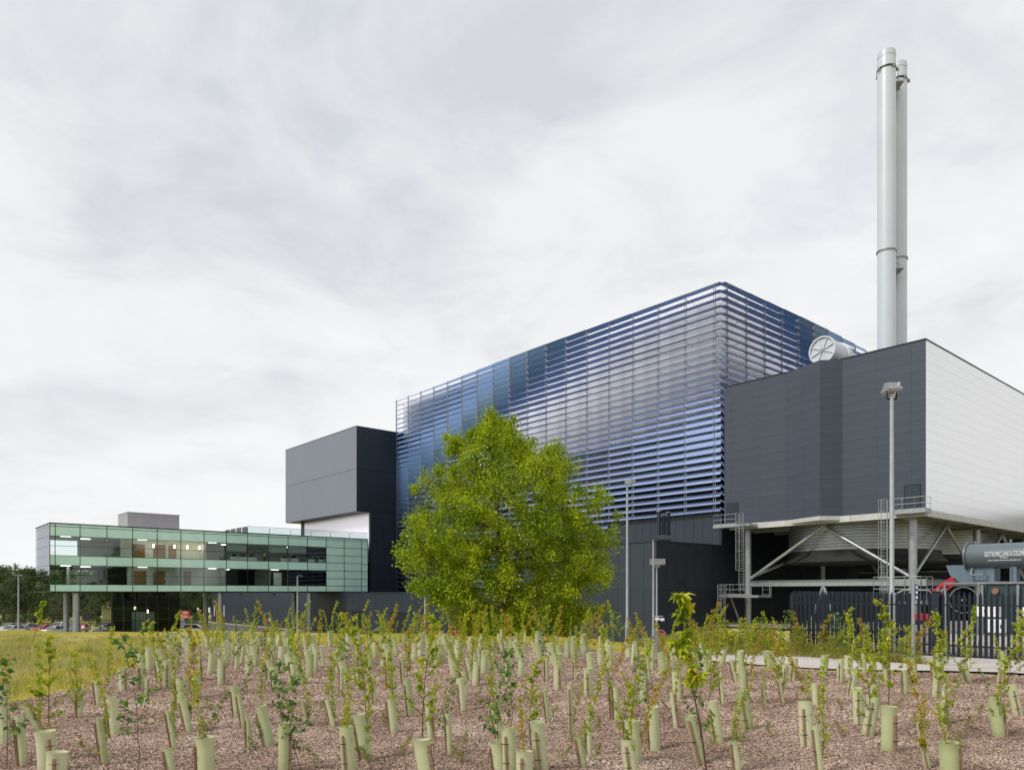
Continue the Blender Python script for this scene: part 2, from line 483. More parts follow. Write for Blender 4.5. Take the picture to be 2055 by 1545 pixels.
def mulch_material():
    m = bpy.data.materials.new('woodchip_bed'); m.use_nodes = True
    t = m.node_tree; p = t.nodes['Principled BSDF']; p.inputs['Roughness'].default_value = 0.95
    p.inputs['Specular IOR Level'].default_value = 0.1
    tcn = N(t, 'ShaderNodeTexCoord')
    v = N(t, 'ShaderNodeTexVoronoi'); v.inputs['Scale'].default_value = 34
    t.links.new(tcn.outputs['Object'], v.inputs['Vector'])
    sp = N(t, 'ShaderNodeSeparateColor'); t.links.new(v.outputs['Color'], sp.inputs[0])
    r = N(t, 'ShaderNodeValToRGB'); els = r.color_ramp.elements
    els[0].position = 0.1; els[0].color = (0.15, 0.095, 0.066, 1); els[1].position = 0.95; els[1].color = (0.48, 0.375, 0.295, 1)
    e = els.new(0.5); e.color = (0.29, 0.20, 0.146, 1)
    t.links.new(sp.outputs[0], r.inputs[0])
    n = N(t, 'ShaderNodeTexNoise'); n.inputs['Scale'].default_value = 0.8; n.inputs['Detail'].default_value = 6
    t.links.new(tcn.outputs['Object'], n.inputs['Vector'])
    mr = N(t, 'ShaderNodeMapRange'); mr.inputs['From Min'].default_value = 0.3; mr.inputs['From Max'].default_value = 0.7
    mr.inputs['To Min'].default_value = 0.78; mr.inputs['To Max'].default_value = 1.2
    t.links.new(n.outputs['Fac'], mr.inputs['Value'])
    hs = N(t, 'ShaderNodeHueSaturation'); t.links.new(r.outputs[0], hs.inputs['Color']); t.links.new(mr.outputs[0], hs.inputs['Value'])
    t.links.new(hs.outputs[0], p.inputs['Base Color'])
    bp = N(t, 'ShaderNodeBump'); bp.inputs['Strength'].default_value = 0.8; bp.inputs['Distance'].default_value = 0.02
    t.links.new(v.outputs['Distance'], bp.inputs['Height']); t.links.new(bp.outputs[0], p.inputs['Normal'])
    return m
m_mulch = mulch_material()
# the planting bed: left edge and far edge as lines on the mound
rows = []
vv, ff = [], []
ts = np.linspace(0, 1, 90)
ysb = np.linspace(0, 1, 90)
# grid that follows the curved edges
XX = np.zeros((90, 90)); YY = np.zeros((90, 90))
for j, s_ in enumerate(ysb):
    for i, t_ in enumerate(ts):
        x = -14.5 + t_ * 36.5
        y = -6 + s_ * (float(bed_far(x)) + 6)
        x = max(x, float(bed_left(y)) + 0.25 * math.sin(y * 2.3) * 0.6 + (0.02 * i))
        XX[j, i] = x; YY[j, i] = y + 0.12 * math.sin(x * 1.9) * s_
ZZ = H(XX, YY) + 0.012
idx = np.arange(89)[None, :] + np.arange(89)[:, None] * 90
mul = link('planting_bed', fast_mesh('planting_bed', np.stack([XX.ravel(), YY.ravel(), ZZ.ravel()], 1),
           np.stack([idx, idx + 1, idx + 91, idx + 90], -1).reshape(-1, 4), m_mulch, True))
tag(mul, 'brown woodchip mulch bed planted with saplings', kind='structure')

# loose chips lying on the bed
def chips():
    P = []
    for (y0, y1, dens, sz) in ((7.6, 12, 2300, 0.0145), (12, 17, 1250, 0.018), (17, 24, 500, 0.025), (24, 33, 160, 0.036)):
        x0, x1 = -0.74 * y1 - 0.5, 0.74 * y1 + 0.5
        n = int((x1 - x0) * (y1 - y0) * dens)
        x = rng.uniform(x0, x1, n); y = rng.uniform(y0, y1, n)
        k = in_bed(x, y); x, y = x[k], y[k]
        P.append(np.stack([x, y, np.full(len(x), sz)], 1))
    P = np.concatenate(P); n = len(P)
    c = np.stack([P[:, 0], P[:, 1], H(P[:, 0], P[:, 1]) + 0.012 + rng.uniform(0.001, 0.012, n)], 1)
    a = rng.uniform(0, 2 * np.pi, n); tl = rng.normal(0, 0.45, n); tl2 = rng.normal(0, 0.5, n)
    L = P[:, 2] * rng.uniform(0.5, 1.3, n); W = L * rng.uniform(0.25, 0.6, n)
    e1 = np.stack([np.cos(a) * np.cos(tl), np.sin(a) * np.cos(tl), np.sin(tl)], 1) * L[:, None]
    e2 = np.stack([-np.sin(a) * np.cos(tl2), np.cos(a) * np.cos(tl2), np.sin(tl2)], 1) * W[:, None]
    V = np.stack([c - e1 - e2, c + e1 - e2 * 0.7, c + e1 * 0.9 + e2, c - e1 * 0.95 + e2 * 0.8], 1).reshape(-1, 3)
    return V, np.arange(4 * n).reshape(-1, 4)
m_chip = leaf_mat('woodchip', [(0.14, 0.085, 0.058), (0.29, 0.195, 0.148), (0.42, 0.30, 0.24), (0.54, 0.415, 0.345), (0.72, 0.62, 0.54)], transl=0.0, rough=0.85, patch=0.6, island_span=.75, patch_w=.62)
V, Q = chips()
o = link('wood_chips', fast_mesh('wood_chips', V, Q, m_chip)); tag(o, 'loose pinkish brown wood chips strewn over the planting bed', 'mulch', kind='stuff')

# concrete footpath in front of the fence, and the apron up to the gate
def strip(name, edge_a, edge_b, m, dz, label, n=40):
    A = np.array(edge_a, float); B = np.array(edge_b, float)
    t = np.linspace(0, 1, n)
    def res(E):
        d = np.concatenate([[0], np.cumsum(np.hypot(*np.diff(E, axis=0).T))]); d /= d[-1]
        return np.stack([np.interp(t, d, E[:, 0]), np.interp(t, d, E[:, 1])], 1)
    a, b = res(A), res(B)
    k = 5
    pts = np.concatenate([a + (b - a) * s_ / k for s_ in range(k + 1)])
    z = H(pts[:, 0], pts[:, 1]) + dz
    i = np.arange(n - 1)[None, :] + np.arange(k)[:, None] * n
    o = link(name, fast_mesh(name, np.column_stack([pts, z]), np.stack([i, i + 1, i + 1 + n, i + n], -1).reshape(-1, 4), m, True))
    return tag(o, label, kind='structure')
strip('path', [(4.9, 23.2), (6.8, 21.9), (9.7, 20.2), (13.1, 18.1), (18.6, 15.4)], [(5.6, 25.4), (8.1, 24.7), (11.2, 23.2), (14.6, 21.2), (20.2, 18.5)], m_concrete, 0.05, 'pale concrete footpath between the planting bed and the fence')
strip('path', [(11.9, 22.6), (14.6, 21.0), (20.2, 18.3)], [(13.0, 26.2), (16.0, 24.0), (22.0, 18.5)], m_concrete, 0.046, 'pale concrete apron in front of the palisade gate')

# yard roads
def lsheet(name, x0, x1, y0, y1, z, m, label, kind='structure', cat=None):
    mb = MB()
    nx, ny = 24, 4
    for i in range(nx):
        for j in range(ny):
            xa, xb, ya, yb = x0 + (x1 - x0) * i / nx, x0 + (x1 - x0) * (i + 1) / nx, y0 + (y1 - y0) * j / ny, y0 + (y1 - y0) * (j + 1) / ny
            mb.add([(*L2W(xa, ya), z), (*L2W(xb, ya), z), (*L2W(xb, yb), z), (*L2W(xa, yb), z)], [(0, 1, 2, 3)])
    o = link(name, mb.mesh(name, m)); return tag(o, label, cat, kind=kind)
lsheet('road', -150, -30, -26, -13.2, S + 0.03, m_asphalt, 'grey yard road along the dark low building')
lsheet('road', -140, -62, -85, -45, S + 0.026, m_asphalt, 'grey car park tarmac beyond the meadow')
lsheet('yard', -30, 70, -12, 60, S + 0.022, m_concrete, 'concrete yard under the condenser')
def kerb(x0, x1, y0, y1, label):
    t = Thing('kerb', label, 'kerb', ((x0 + x1) / 2, (y0 + y1) / 2, S), 'L')
    if x1 - x0 > y1 - y0:
        for a, b in zip(lin(x0, x1, 24)[:-1], lin(x0, x1, 24)[1:]): t.boxpiece('kerbstone', a + .01, b - .01, y0, y1, S, S + 0.14, m_concrete)
    else:
        for a, b in zip(lin(y0, y1, 12)[:-1], lin(y0, y1, 12)[1:]): t.boxpiece('kerbstone', x0, x1, a + .01, b - .01, S, S + 0.14, m_concrete)
kerb(-150, -30, -26.3, -26.0, 'pale kerb on the meadow side of the yard road')
kerb(-150, -30, -13.2, -12.9, 'pale kerb along the foot of the dark low building')

# ------------------------------------------------------------------ louvred hall
TOP = CZ + 34.2
PITCH, BAY = 0.826, 3.88
hall = Thing('louvred_hall', 'huge dark hall wrapped in tilted blue metal louvre blades', 'building', (0, 0, S), 'L')
W0 = 1.45    # the wall stands this far behind the louvre plane
NB, NBR = 17, 9
XL, YR = -67.2, 36.2
# wall sheets, both faces, rounded corner: silver on top, gap shadow painted in below
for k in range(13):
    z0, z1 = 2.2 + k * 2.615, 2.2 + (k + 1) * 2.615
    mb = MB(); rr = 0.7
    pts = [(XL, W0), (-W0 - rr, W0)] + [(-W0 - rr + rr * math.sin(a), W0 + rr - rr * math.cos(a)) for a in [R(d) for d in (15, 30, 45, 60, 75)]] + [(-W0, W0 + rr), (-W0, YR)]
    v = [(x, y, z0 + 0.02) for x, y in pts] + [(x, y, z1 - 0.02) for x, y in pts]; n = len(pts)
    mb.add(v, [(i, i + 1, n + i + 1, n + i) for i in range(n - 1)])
    hall.part('wall_sheet', mb, m_wallsilver if z0 > 19 else mat('mid_grey_gap_shade', (0.30, 0.30, 0.34), .35, .4) if z0 > 13.5 else m_slate, smooth=True)
mb = MB().prism([(XL, W0 + 0.12), (-W0 - 0.9, W0 + 0.12), (-W0 - .45, W0 + .35), (-W0 - .12, W0 + .9), (-W0 - 0.12, YR), (XL, YR)], S, TOP - 0.55)
hall.part('core', mb, m_slate2)
# tilt of the blades: they turn bay by bay and row by row
_tb = [0, 4, 8, 9.5, 12, 17]
_tr = [0, 5, 7, 10, 14, 16, 20, 25, 30, 41]
_tt = [[-6, 9, 15, 26, 42, 52, 72, 52, 36, 22],
       [-24, -9, -2, 9, 23, 30, 42, 48, 38, 22],
       [-74, -52, -40, -16, 4, 13, 29, 40, 38, 22],
       [-100, -76, -62, -35, -8, 3, 20, 34, 36, 22],
       [-125, -105, -95, -78, -52, -40, -18, 5, 20, 22],
       [-163, -150, -142, -130, -108, -100, -80, -62, -40, -2]]
def tilt(bay, row):
    col = [np.interp(row, _tr, r_) for r_ in _tt]
    return float(np.interp(bay, _tb, col)) + random.uniform(-1.2, 1.2)
CH = 0.79
def blade_profile():
    pts = []
    for i in range(9):
        s_ = -1 + 2 * i / 8; pts.append((s_ * CH / 2, 0.055 + 0.085 * (1 - s_ * s_) - 0.05))
    for i in range(7, 0, -1):
        s_ = -1 + 2 * i / 8; pts.append((s_ * CH / 2, -0.012 + 0.035 * (1 - s_ * s_) - 0.012))
    return pts
BP = blade_profile()
def blade_arrays(length):
    n = len(BP)
    v = [(-length / 2, a, b) for a, b in BP] + [(length / 2, a, b) for a, b in BP]
    f = [(i, (i + 1) % n, n + (i + 1) % n, n + i) for i in range(n)] + [tuple(range(n)), tuple(range(2 * n - 1, n - 1, -1))]
    return v, f
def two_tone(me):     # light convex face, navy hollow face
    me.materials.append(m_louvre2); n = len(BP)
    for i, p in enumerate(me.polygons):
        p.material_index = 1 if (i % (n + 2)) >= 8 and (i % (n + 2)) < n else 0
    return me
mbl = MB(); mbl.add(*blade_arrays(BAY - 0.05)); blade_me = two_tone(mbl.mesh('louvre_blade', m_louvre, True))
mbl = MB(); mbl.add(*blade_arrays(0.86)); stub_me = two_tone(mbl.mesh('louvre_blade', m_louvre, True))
blades = []     # (score, face, centre, tilt, mesh)
camL = W2L(0, 0)
for b in range(-1, NB):
    nrow = 31 if b < 4 else 41
    for r_ in range(nrow):
        z = TOP - 0.35 - r_ * PITCH
        if b < 0: x, me = -0.95 + 0.43 + 0.05, stub_me
        else: x, me = -0.95 - (b + 0.5) * BAY, blade_me
        if x - BAY / 2 < XL - 0.2: continue
        hidden = (7 <= b <= 15 and z < 14)
        d = math.hypot(x - camL[0], -camL[1])
        blades.append((d + (60 if hidden else 0) + (40 if b < 0 else 0), 'f', (x, 0.0, z), tilt(max(b, 0), r_), me))
for b in range(-1, NBR):
    for r_ in range(31):
        z = TOP - 0.35 - r_ * PITCH
        if b < 0: y, me = 0.95 - 0.43 - 0.05, stub_me
        else: y, me = 0.95 + (b + 0.5) * BAY, blade_me
        d = math.hypot(camL[0], y - camL[1])
        blades.append((d + (200 if z < 24.5 + 0.12 * y else 0) + (40 if b < 0 else 0), 'r', (0.0, y, z), tilt(max(b, 0) * 1.45, r_ * (1 - 0.012 * b)), me))
blades.sort(key=lambda q: q[0])
rest = {'f': MB(), 'r': MB()}
for i, (sc, fc, c, ti, me) in enumerate(blades):
    # outer edge goes down with positive tilt
    if fc == 'f': Mx = Matrix.Translation(c) @ Matrix.Rotation(R(ti), 4, 'X')
    else: Mx = Matrix.Translation(c) @ Matrix.Rotation(R(90), 4, 'Z') @ Matrix.Rotation(R(ti), 4, 'X')
    if i < 300:
        ob = link('louvre_blade', me, hall.e)
        ob.matrix_local = Matrix.Translation((-hall.o[0], -hall.o[1], -hall.o[2])) @ Mx
    else:
        rest[fc].add([Mx @ v.co for v in me.vertices], [tuple(p.vertices) for p in me.polygons])
for fc in 'fr':
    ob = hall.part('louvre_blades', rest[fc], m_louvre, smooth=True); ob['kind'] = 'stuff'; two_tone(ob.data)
# mullions: a slim pair of rods at every bay line, outside the blades, with brackets back to the wall
def mullion(fc, c, zb):
    mb = MB()
    for da in (-0.11, 0.13):
        if fc == 'f':
            mb.box(c + da - .025, c + da + .025, -0.06, 0.03, zb, TOP - 0.1)
        else:
            mb.box(-0.03, 0.06, c + da - .025, c + da + .025, zb, TOP - 0.1)
    z = TOP - 0.76
    while z > zb:
        if fc == 'f': mb.box(c - 0.02, c + 0.02, 0.03, W0, z - .03, z + .03)
        else: mb.box(-W0, -0.03, c - 0.02, c + 0.02, z - .03, z + .03)
        z -= PITCH * 3
    hall.part('mullion', mb, m_rod)
for b in range(NB):
    x = -0.95 - b * BAY
    if x > XL: mullion('f', x, 11.0 if b < 5 else 2.2)
mullion('f', XL + 0.3, 2.2)
for b in range(NBR): mullion('r', 0.95 + b * BAY, 11.0)
# slate fascia below the blades near the corner, and the walls down to the yard
hall.panels('fascia_panel', '-y', 0.25, lin(-20.0, -0.2, 16), [S + .1, 1.2, 7.3, 11.0], m_slate, th=0.3)
hall.panels('wall_panel', '+x', -0.3, lin(0.2, 36, 24), [S + .1, 2.4, 6.6, 10.9], m_slate2, th=0.3)

# annex in front of the hall's near corner
annex = Thing('low_annex', 'dark slate clad annex jutting out below the louvred corner', 'building', (-10, -11.4, S), 'L')
AT = CZ + 5.0
AX0 = -20.0
annex.part('core', MB().box(AX0 + .1, -0.1, -11.3, 0.2, S, AT - 0.15), m_joint)
annex.panels('wall_panel', '-y', -11.4, lin(AX0, 0, 12), [S + 0.05, 2.35, AT], m_slate, th=0.08, gap=0.03)
annex.panels('wall_panel', '+x', 0.0, lin(-11.32, 0.15, 7), [S + 0.05, 2.35, AT], m_slate2, th=0.08, gap=0.03)
annex.part('roof_edge', MB().box(AX0 - .05, 0.08, -11.47, -11.2, AT - .02, AT + 0.12).box(-0.2, 0.08, -11.2, 0.15, AT - .02, AT + .12), m_slate2)
annex.part('roof', MB().box(AX0, -0.2, -11.2, 0.2, AT - 0.12, AT - 0.02), m_slate2)
annex.part('wall_vent', MB().box(0.005, 0.05, -7.6, -6.6, 2.7, 3.4), m_joint)
# vent stack on the annex roof
mb = MB()
vy = on_x(1322, -1.5)
for i, (a, h) in enumerate(((0, 3.3), (0.45, 2.9), (0.9, 3.2))): mb.box(-1.9 + a * .6, -1.55 + a * .6, -8.9 + a, -8.6 + a, AT, AT + h)
vt = Thing('roof_vents', 'three dark upright vent ducts on the annex roof', 'vent', (-1.6, -8.5, AT), 'L')
for i, (a, h) in enumerate(((0, 3.3), (0.45, 2.9), (0.9, 3.2))):
    vt.part('duct', MB().box(-1.9 + a * .6, -1.6 + a * .6, -8.9 + a, -8.65 + a, AT - .02, AT + h), m_slate2)
    vt.part('cowl', MB().box(-1.95 + a * .6, -1.55 + a * .6, -8.95 + a, -8.6 + a, AT + h, AT + h + .1), m_galvd)

# long low building
low = Thing('low_building', 'long dark slate single storey building at the foot of the hall', 'building', (-70, -11.4, S), 'L')
LT = CZ - 0.12
LXL = on_y(424, -11.4)
low.part('core', MB().box(LXL + .1, AX0 - .05, -11.3, 0.5, S, LT - 0.15), m_joint)
edges = lin(LXL, AX0 - 0.06, 44)
def xa(px): return on_y(px, -11.4)
doors = [(xa(433), xa(449), 1.5), (xa(513), xa(524), -1.2), (xa(706), xa(734), -0.6), (xa(783), xa(814), -0.8)]
def in_door(i, j):
    a, b = edges[i], edges[i + 1]
    return any(b > d0 + .05 and a < d1 - .05 for d0, d1, h in doors) and j == 0
low.panels('wall_panel', '-y', -11.4, edges, [S + .05, -1.0, LT], m_slate, th=0.08, gap=0.03, skip=in_door)
low.panels('wall_panel', '-x', LXL, lin(-11.3, 0.4, 4), [S + .05, -1.0, LT], m_slate2, th=0.08)
low.part('roof', MB().box(LXL - .05, AX0 - .06, -11.46, 0.6, LT - .05, LT + .1), m_slate2)
for (d0, d1, h) in doors[1:]:
    i0 = max(e for e in edges if e <= d0 + .06); i1 = min(e for e in edges if e >= d1 - .06)
    dr = low.part('door', MB().box(d0, d1, -11.22, -11.18, S, h), m_slate2)
    low.part('door_surround', MB().box(i0 + .02, d0, -11.36, -11.2, S, -1.02).box(d1, i1 - .02, -11.36, -11.2, S, -1.02).box(d0, d1, -11.36, -11.2, min(h, -1.03), -1.02), m_slate)
    low.part('handle', MB().box(d1 - .35, d1 - .3, -11.27, -11.22, S + 1, S + 1.15), m_galv, dr)
d0, d1, h = doors[0]
i0 = max(e for e in edges if e <= d0 + .06); i1 = min(e for e in edges if e >= d1 - .06)
low.part('door_surround', MB().box(i0 + .02, d0, -11.36, -11.2, S, -1.02).box(d1, i1 - .02, -11.36, -11.2, S, -1.02), m_slate)
od = low.part('door', MB().box(d0 + 0.6, d0 + 2.1, -11.5, -11.42, S + .05, -0.2), m_orange, label='orange door leaf')
low.part('entrance_recess', MB().box(d0, d1, -11.24, -11.2, S, -1.03), m_dark)
for px in (431, 450.5):
    x = xa(px); low.part('strip_light', MB().box(x - .13, x + .13, -11.52, -11.41, -3.4, -0.9), m_signwhite)
for px in (463, 530): 
    x = xa(px + 20); low.part('wall_light', MB().box(x - .3, x + .3, -11.7, -11.41, 1.55, 1.75), m_black)

# ------------------------------------------------------------------ dark upper block left of the louvres
blk = Thing('upper_block', 'slate box with sky sheen coloured into its front, overhanging the roof terrace beside the louvres', 'building', (-80, -8, CZ + 13.7), 'L')
BX0, BX1 = on_y(573, -8.0), -66.8
BT, BB = CZ + 28.3, CZ + 13.75
BM = BB + (BT - BB) * 0.50
blk.part('core', MB().box(BX0 + .06, BX1 - .06, -7.94, 14, BB + .04, BT - .06), m_joint)
blk.panels('wall_panel', '-y', -8.0, lin(BX0, BX1, 1), [BB, BM, BT], m_box, th=0.05, gap=0.05)  # same slate as the side, sky reflection put into its lighter colour
blk.panels('wall_panel', '+x', BX1, [-7.94, 14], [BB, BM, BT], m_slate2, th=0.05, gap=0.05)
blk.part('soffit', MB().box(BX0 + .1, BX1 - .1, -7.9, 13.9, BB - .02, BB + .03), m_slate2)
blk.part('parapet', MB().box(BX0 - .04, BX1 + .04, -8.04, -7.8, BT, BT + .08).box(BX1 - .2, BX1 + .04, -7.8, 14, BT, BT + .08), m_slate2)
base = Thing('terrace_block', 'dark stair tower with a pale wall facing the roof terrace', 'building', (-75, -5.5, CZ), 'L')
PX0 = on_y(604, -5.6)
base.part('core', MB().box(PX0 + .05, BX1 - .05, -5.5, 10, LT + .05, BB - .03), m_slate2)
base.panels('pale_panel', '-y', -5.6, lin(PX0 + 1.6, on_y(743, -5.6), 3), [CZ + 5, BB - .05], m_wallsilver, th=0.07)
base.panels('dark_panel', '-y', -5.62, [PX0, PX0 + 1.55], [CZ + 5, BB - .05], m_slate, th=0.08)
base.panels('dark_panel', '-y', -5.62, [on_y(743, -5.6) + .05, BX1], [CZ + .1, BB - .05], m_slate, th=0.08)
base.panels('side_panel', '+x', BX1 + .02, lin(-5.5, 3, 3), [LT + .1, CZ + 4.2, CZ + 9, BB - .04], m_slate2, th=0.08)

# ------------------------------------------------------------------ glass office wing
OX = -66.0
OY0, OY1 = on_x(100, OX), on_x(738, OX)
OB = CZ + 0.03; OH = 8.9; OW = 11.3
off = Thing('office_wing', 'long two storey mint green glass office wing raised on columns', 'building', (OX, OY0, OB), 'L')
mull = [on_x(p, OX) for p in (100, 110.7, 160.6, 214.6, 266, 315.6, 363, 409.5, 454.3, 497, 538.6, 578, 617, 654.6, 690.6, 725.4, 738)]
drop = [0, .345, 1.615, 2.907, 4.163, 5.455, 6.75, 7.97, 8.9]
zrow = [OB + OH - d for d in drop][::-1]      # bottom up; rows: 0 spandrel,1 win,2 win,3 spandrel,4 win,5 win,6 spandrel,7 strip
nb = len(mull) - 1
for i in range(nb):
    for j in range(8):
        solid = j in (0, 3, 6, 7) or i >= nb - 3
        y0, y1 = mull[i] + .035, mull[i + 1] - .035
        z0, z1 = zrow[j] + .03, zrow[j + 1] - .03
        off.boxpiece('spandrel' if solid else 'pane', OX - (.10 if solid else .06), OX - .02, y0, y1, z0, z1, m_mint if solid else g_window)
mb = MB()
for y in mull: mb.box(OX - .14, OX + .03, y - .035, y + .035, OB, OB + OH)
off.part('mullions', mb, m_frame)
for z in zrow:
    off.part('transom', MB().box(OX - .13, OX + .02, OY0 - .02, OY1 + .02, z - .024, z + .024), m_frame)
# end elevation (looking -y)
ex = lin(OX - OW, OX - .05, 8)
for i in range(8):
    for j in range(8):
        off.boxpiece('pane', ex[i] + .015, ex[i + 1] - .015, OY0 + .02, OY0 + .06, zrow[j] + .025, zrow[j + 1] - .025, g_end)
mb = MB()
for z in zrow[1:-1]: mb.box(OX - OW, OX - .16, OY0 + .03, OY0 + .10, z - .025, z + .025)
off.part('end_frame', mb, m_frame)
# slabs, roof, soffit, core walls
off.part('soffit', MB().box(OX - OW, OX - .16, OY0 + .1, OY1, OB - .12, OB + .2), m_frame)
off.part('floor_slab', MB().box(OX - OW, OX - .16, OY0 + .1, OY1, OB + .2, zrow[1] - .15), m_carpet)
off.part('floor_slab', MB().box(OX - OW, OX - .16, OY0 + .1, OY1, zrow[3] + .05, zrow[4] - .15), m_plaster)
off.part('roof', MB().box(OX - OW, OX - .16, OY0 + .1, OY1, zrow[6] + .1, OB + OH - .06), m_plaster)
off.part('parapet', MB().box(OX - OW - .03, OX + .06, OY0 - .05, OY0 + .1, OB + OH, OB + OH + .12).box(OX - .15, OX + .06, OY0 + .1, OY1 + .02, OB + OH, OB + OH + .12), m_frame)
off.part('end_wall', MB().box(OX - OW, OX - .16, OY1 - .12, OY1 - .02, OB + .2, OB + OH - .1), m_slate2)
# rear glazing on the open-plan end, solid further along
rear = lin(OY0, OY1, 13)
for fl in (0, 1):
    zf, zt = (zrow[1], zrow[3]) if fl == 0 else (zrow[4], zrow[6])
    off.part('rear_wall', MB().box(OX - OW, OX - OW + .2, mull[3] + (1.0 if fl == 0 else -1.5), OY1, zf - .2, zt + .1), m_plaster if fl else m_dark)
    if fl == 0:
        off.part('rear_frame', MB().box(OX - OW, OX - OW + .2, OY0 + .1, mull[3] + 1, zt - .3, zt + .1).box(OX - OW, OX - OW + .12, mull[2] - .1, mull[2] + .1, zf, zt), m_frame)
    # partition between corridor and rooms with oak doors
    a, b = (mull[4] - .9, mull[7] + .3) if fl == 1 else (mull[4] + .1, mull[8] - .1)
    off.part('corridor_wall', MB().box(OX - 2.9, OX - 2.8, a, b, zf - .14, zt + .1), m_plaster)
    off.part('cross_wall', MB().box(OX - 6.5, OX - .5, b, b + .15, zf - .14, zt + .1), m_plaster)
    for y in ((mull[4] + .6, mull[5] + .2, mull[6] - .9) if fl else (mull[4] + .8, mull[5] + .2, mull[6] + 1.2)):
        off.part('oak_door', MB().box(OX - 2.79, OX - 2.74, y, y + 1.7 if y < mull[5] + 1 else y + 1.1, zf - .13, zf + 2.05), m_door)
    if fl == 0:
        off.part('cross_wall', MB().box(OX - 6.5, OX - .5, mull[10] + .4, mull[10] + .5, zf - .14, zt + .1), m_plaster)
        off.part('room_wall', MB().box(OX - 2.6, OX - 2.5, mull[10] + .5, mull[12], zf - .14, zt + .1), m_dark)
        off.part('white_door', MB().box(OX - 2.49, OX - 2.44, mull[10] + 1.9, mull[10] + 3.2, zf - .13, zf + 2.1), m_signwhite)
    # roller blinds half drawn
    for i in ((8, 10, 11) if fl else ()):
        off.part('roller_blind', MB().box(OX - .3, OX - .26, mull[i] + .08, mull[i + 1] - .08, zt - 1.15, zt + .05), mat('grey_blind', (0.42, 0.44, 0.43), 0.8))
for y in (mull[2] - 1.0, mull[3] + 3.2):
    off.part('inner_column', MB().tube((OX - 2.2, y, zrow[1] - .15), (OX - 2.2, y, zrow[3] + .06), .22, n=14), m_plaster, smooth=True)
def lamp(px, z, x):
    y = on_x(px, x)
    t = Thing('pendant_lamp', None, 'lamp', (x, y, z), 'L', 'lit pendant lamps inside the office')
    t.part('globe', MB().lathe((x, y, z), [(.02, -.26), (.1, -.2), (.13, 0), (.1, .2), (.02, .26)], n=12), m_lamp, smooth=True)
    t.part('cord', MB().tube((x, y, z + .3), (x, y, z + .75), .015, n=4), m_black)
    return t
for i, (px, w) in enumerate(((308, 'leftmost'), (350, 'second from left'), (376, 'third from left'), (400, 'rightmost'))):
    lamp(px, zrow[5] + .55, OX - 1.5).e['label'] = 'lit pendant lamp in the upper office corridor, %s of four' % w
m_strip = mat('lit_ceiling_strip', (1.0, 0.95, 0.85), 0.5, emit=3.5)
for i in range(1, nb - 3):
    ym = (mull[i] + mull[i + 1]) / 2
    for zc_, dep in ((zrow[3] + .03, (1.3, 5.0)), (zrow[6] + .08, (1.3, 5.0))):
        for dx_ in dep:
            if (i * 2 + int(dx_)) % 3 == 0: off.part('ceiling_light', MB().box(OX - dx_ - .12, OX - dx_ + .12, ym - .6, ym + .6, zc_ - .06, zc_), m_strip)
# columns below
for k, (px, inx, w) in enumerate(((153, 1.0, 'front steel column under the left end of the office'), (133, 8.5, 'rear steel column under the left end of the office'),
                               (441, 1.0, 'front steel column under the middle of the office'), (413, 8.5, 'rear steel column under the middle of the office'),
                               (620, 1.0, 'front steel column under the right part of the office'), (590, 8.5, 'rear steel column under the right part of the office'))):
    x = OX - inx; y = on_x(px, x)
    c = Thing('support_column', w, 'column', (x, y, S), 'L', 'round steel columns carrying the office')
    c.part('shaft', MB().tube((x, y, S), (x, y, OB - .1), .42 if inx < 2 else .36, n=20), m_galv, smooth=True)
    c.part('base_plate', MB().lathe((x, y, S), [(.75, 0), (.75, .12), (.5, .14)], n=20), m_concrete)
    c.part('head_plate', MB().lathe((x, y, OB - .25), [(.5, 0), (.5, .12)], n=20), m_galvd)
# plant room on the office roof
pr = Thing('roof_plant_room', 'plain grey plant room box on the office roof', 'plant room', (OX - 5, on_x(256, OX - 4.5), OB + OH), 'L')
ry0, ry1 = on_x(256, OX - 4.5), on_x(360, OX - 4.5)
zt = CZ + (HOR - 1028) / F * (L2W(OX - 4.5, ry0)[1])
m_plant = mat('mauve_grey_cladding', (0.30, 0.29, 0.31), 0.5, 0.2, var=0.05, vscale=0.4, rnd=.03)
pr.part('core', MB().box(OX - 10, OX - 4.6, ry0 + .1, ry1 - .1, OB + OH - .1, zt - .1), m_joint)
pr.panels('wall_panel', '+x', OX - 4.5, lin(ry0, ry1, 7), [OB + OH, zt], m_plant, th=.09, gap=.012)
pr.panels('wall_panel', '-y', ry0, lin(OX - 10, OX - 4.6, 5), [OB + OH, zt], m_plant, th=.09, gap=.012)
pr.part('capping', MB().box(OX - 10.05, OX - 4.45, ry0 - .05, ry1 + .05, zt, zt + .1), m_plant)
# roof terrace balustrade
gy = lin(on_x(497, OX - .5), on_x(738, OX - .5), 6)
bal = Thing('terrace_balustrade', 'clear glass balustrade along the office roof terrace', 'balustrade', (OX - .5, gy[0], OB + OH + .1), 'L')
for a, b in zip(gy[:-1], gy[1:]):
    bal.boxpiece('glass_panel', OX - .52, OX - .5, a + .04, b - .04, OB + OH + .15, OB + OH + 1.15, g_rail)
    bal.boxpiece('post', OX - .54, OX - .48, a - .03, a + .03, OB + OH + .1, OB + OH + 1.0, m_slate)
bal.part('handrail', MB().box(OX - .54, OX - .48, gy[0], gy[-1], OB + OH + 1.16, OB + OH + 1.2), m_galv)
by = lin(OX - .6, OX - 10.5, 4)
for a, b in zip(by[:-1], by[1:]):
    bal.boxpiece('glass_panel', b + .04, a - .04, gy[0] - .01, gy[0] + .01, OB + OH + .15, OB + OH + 1.15, g_rail)
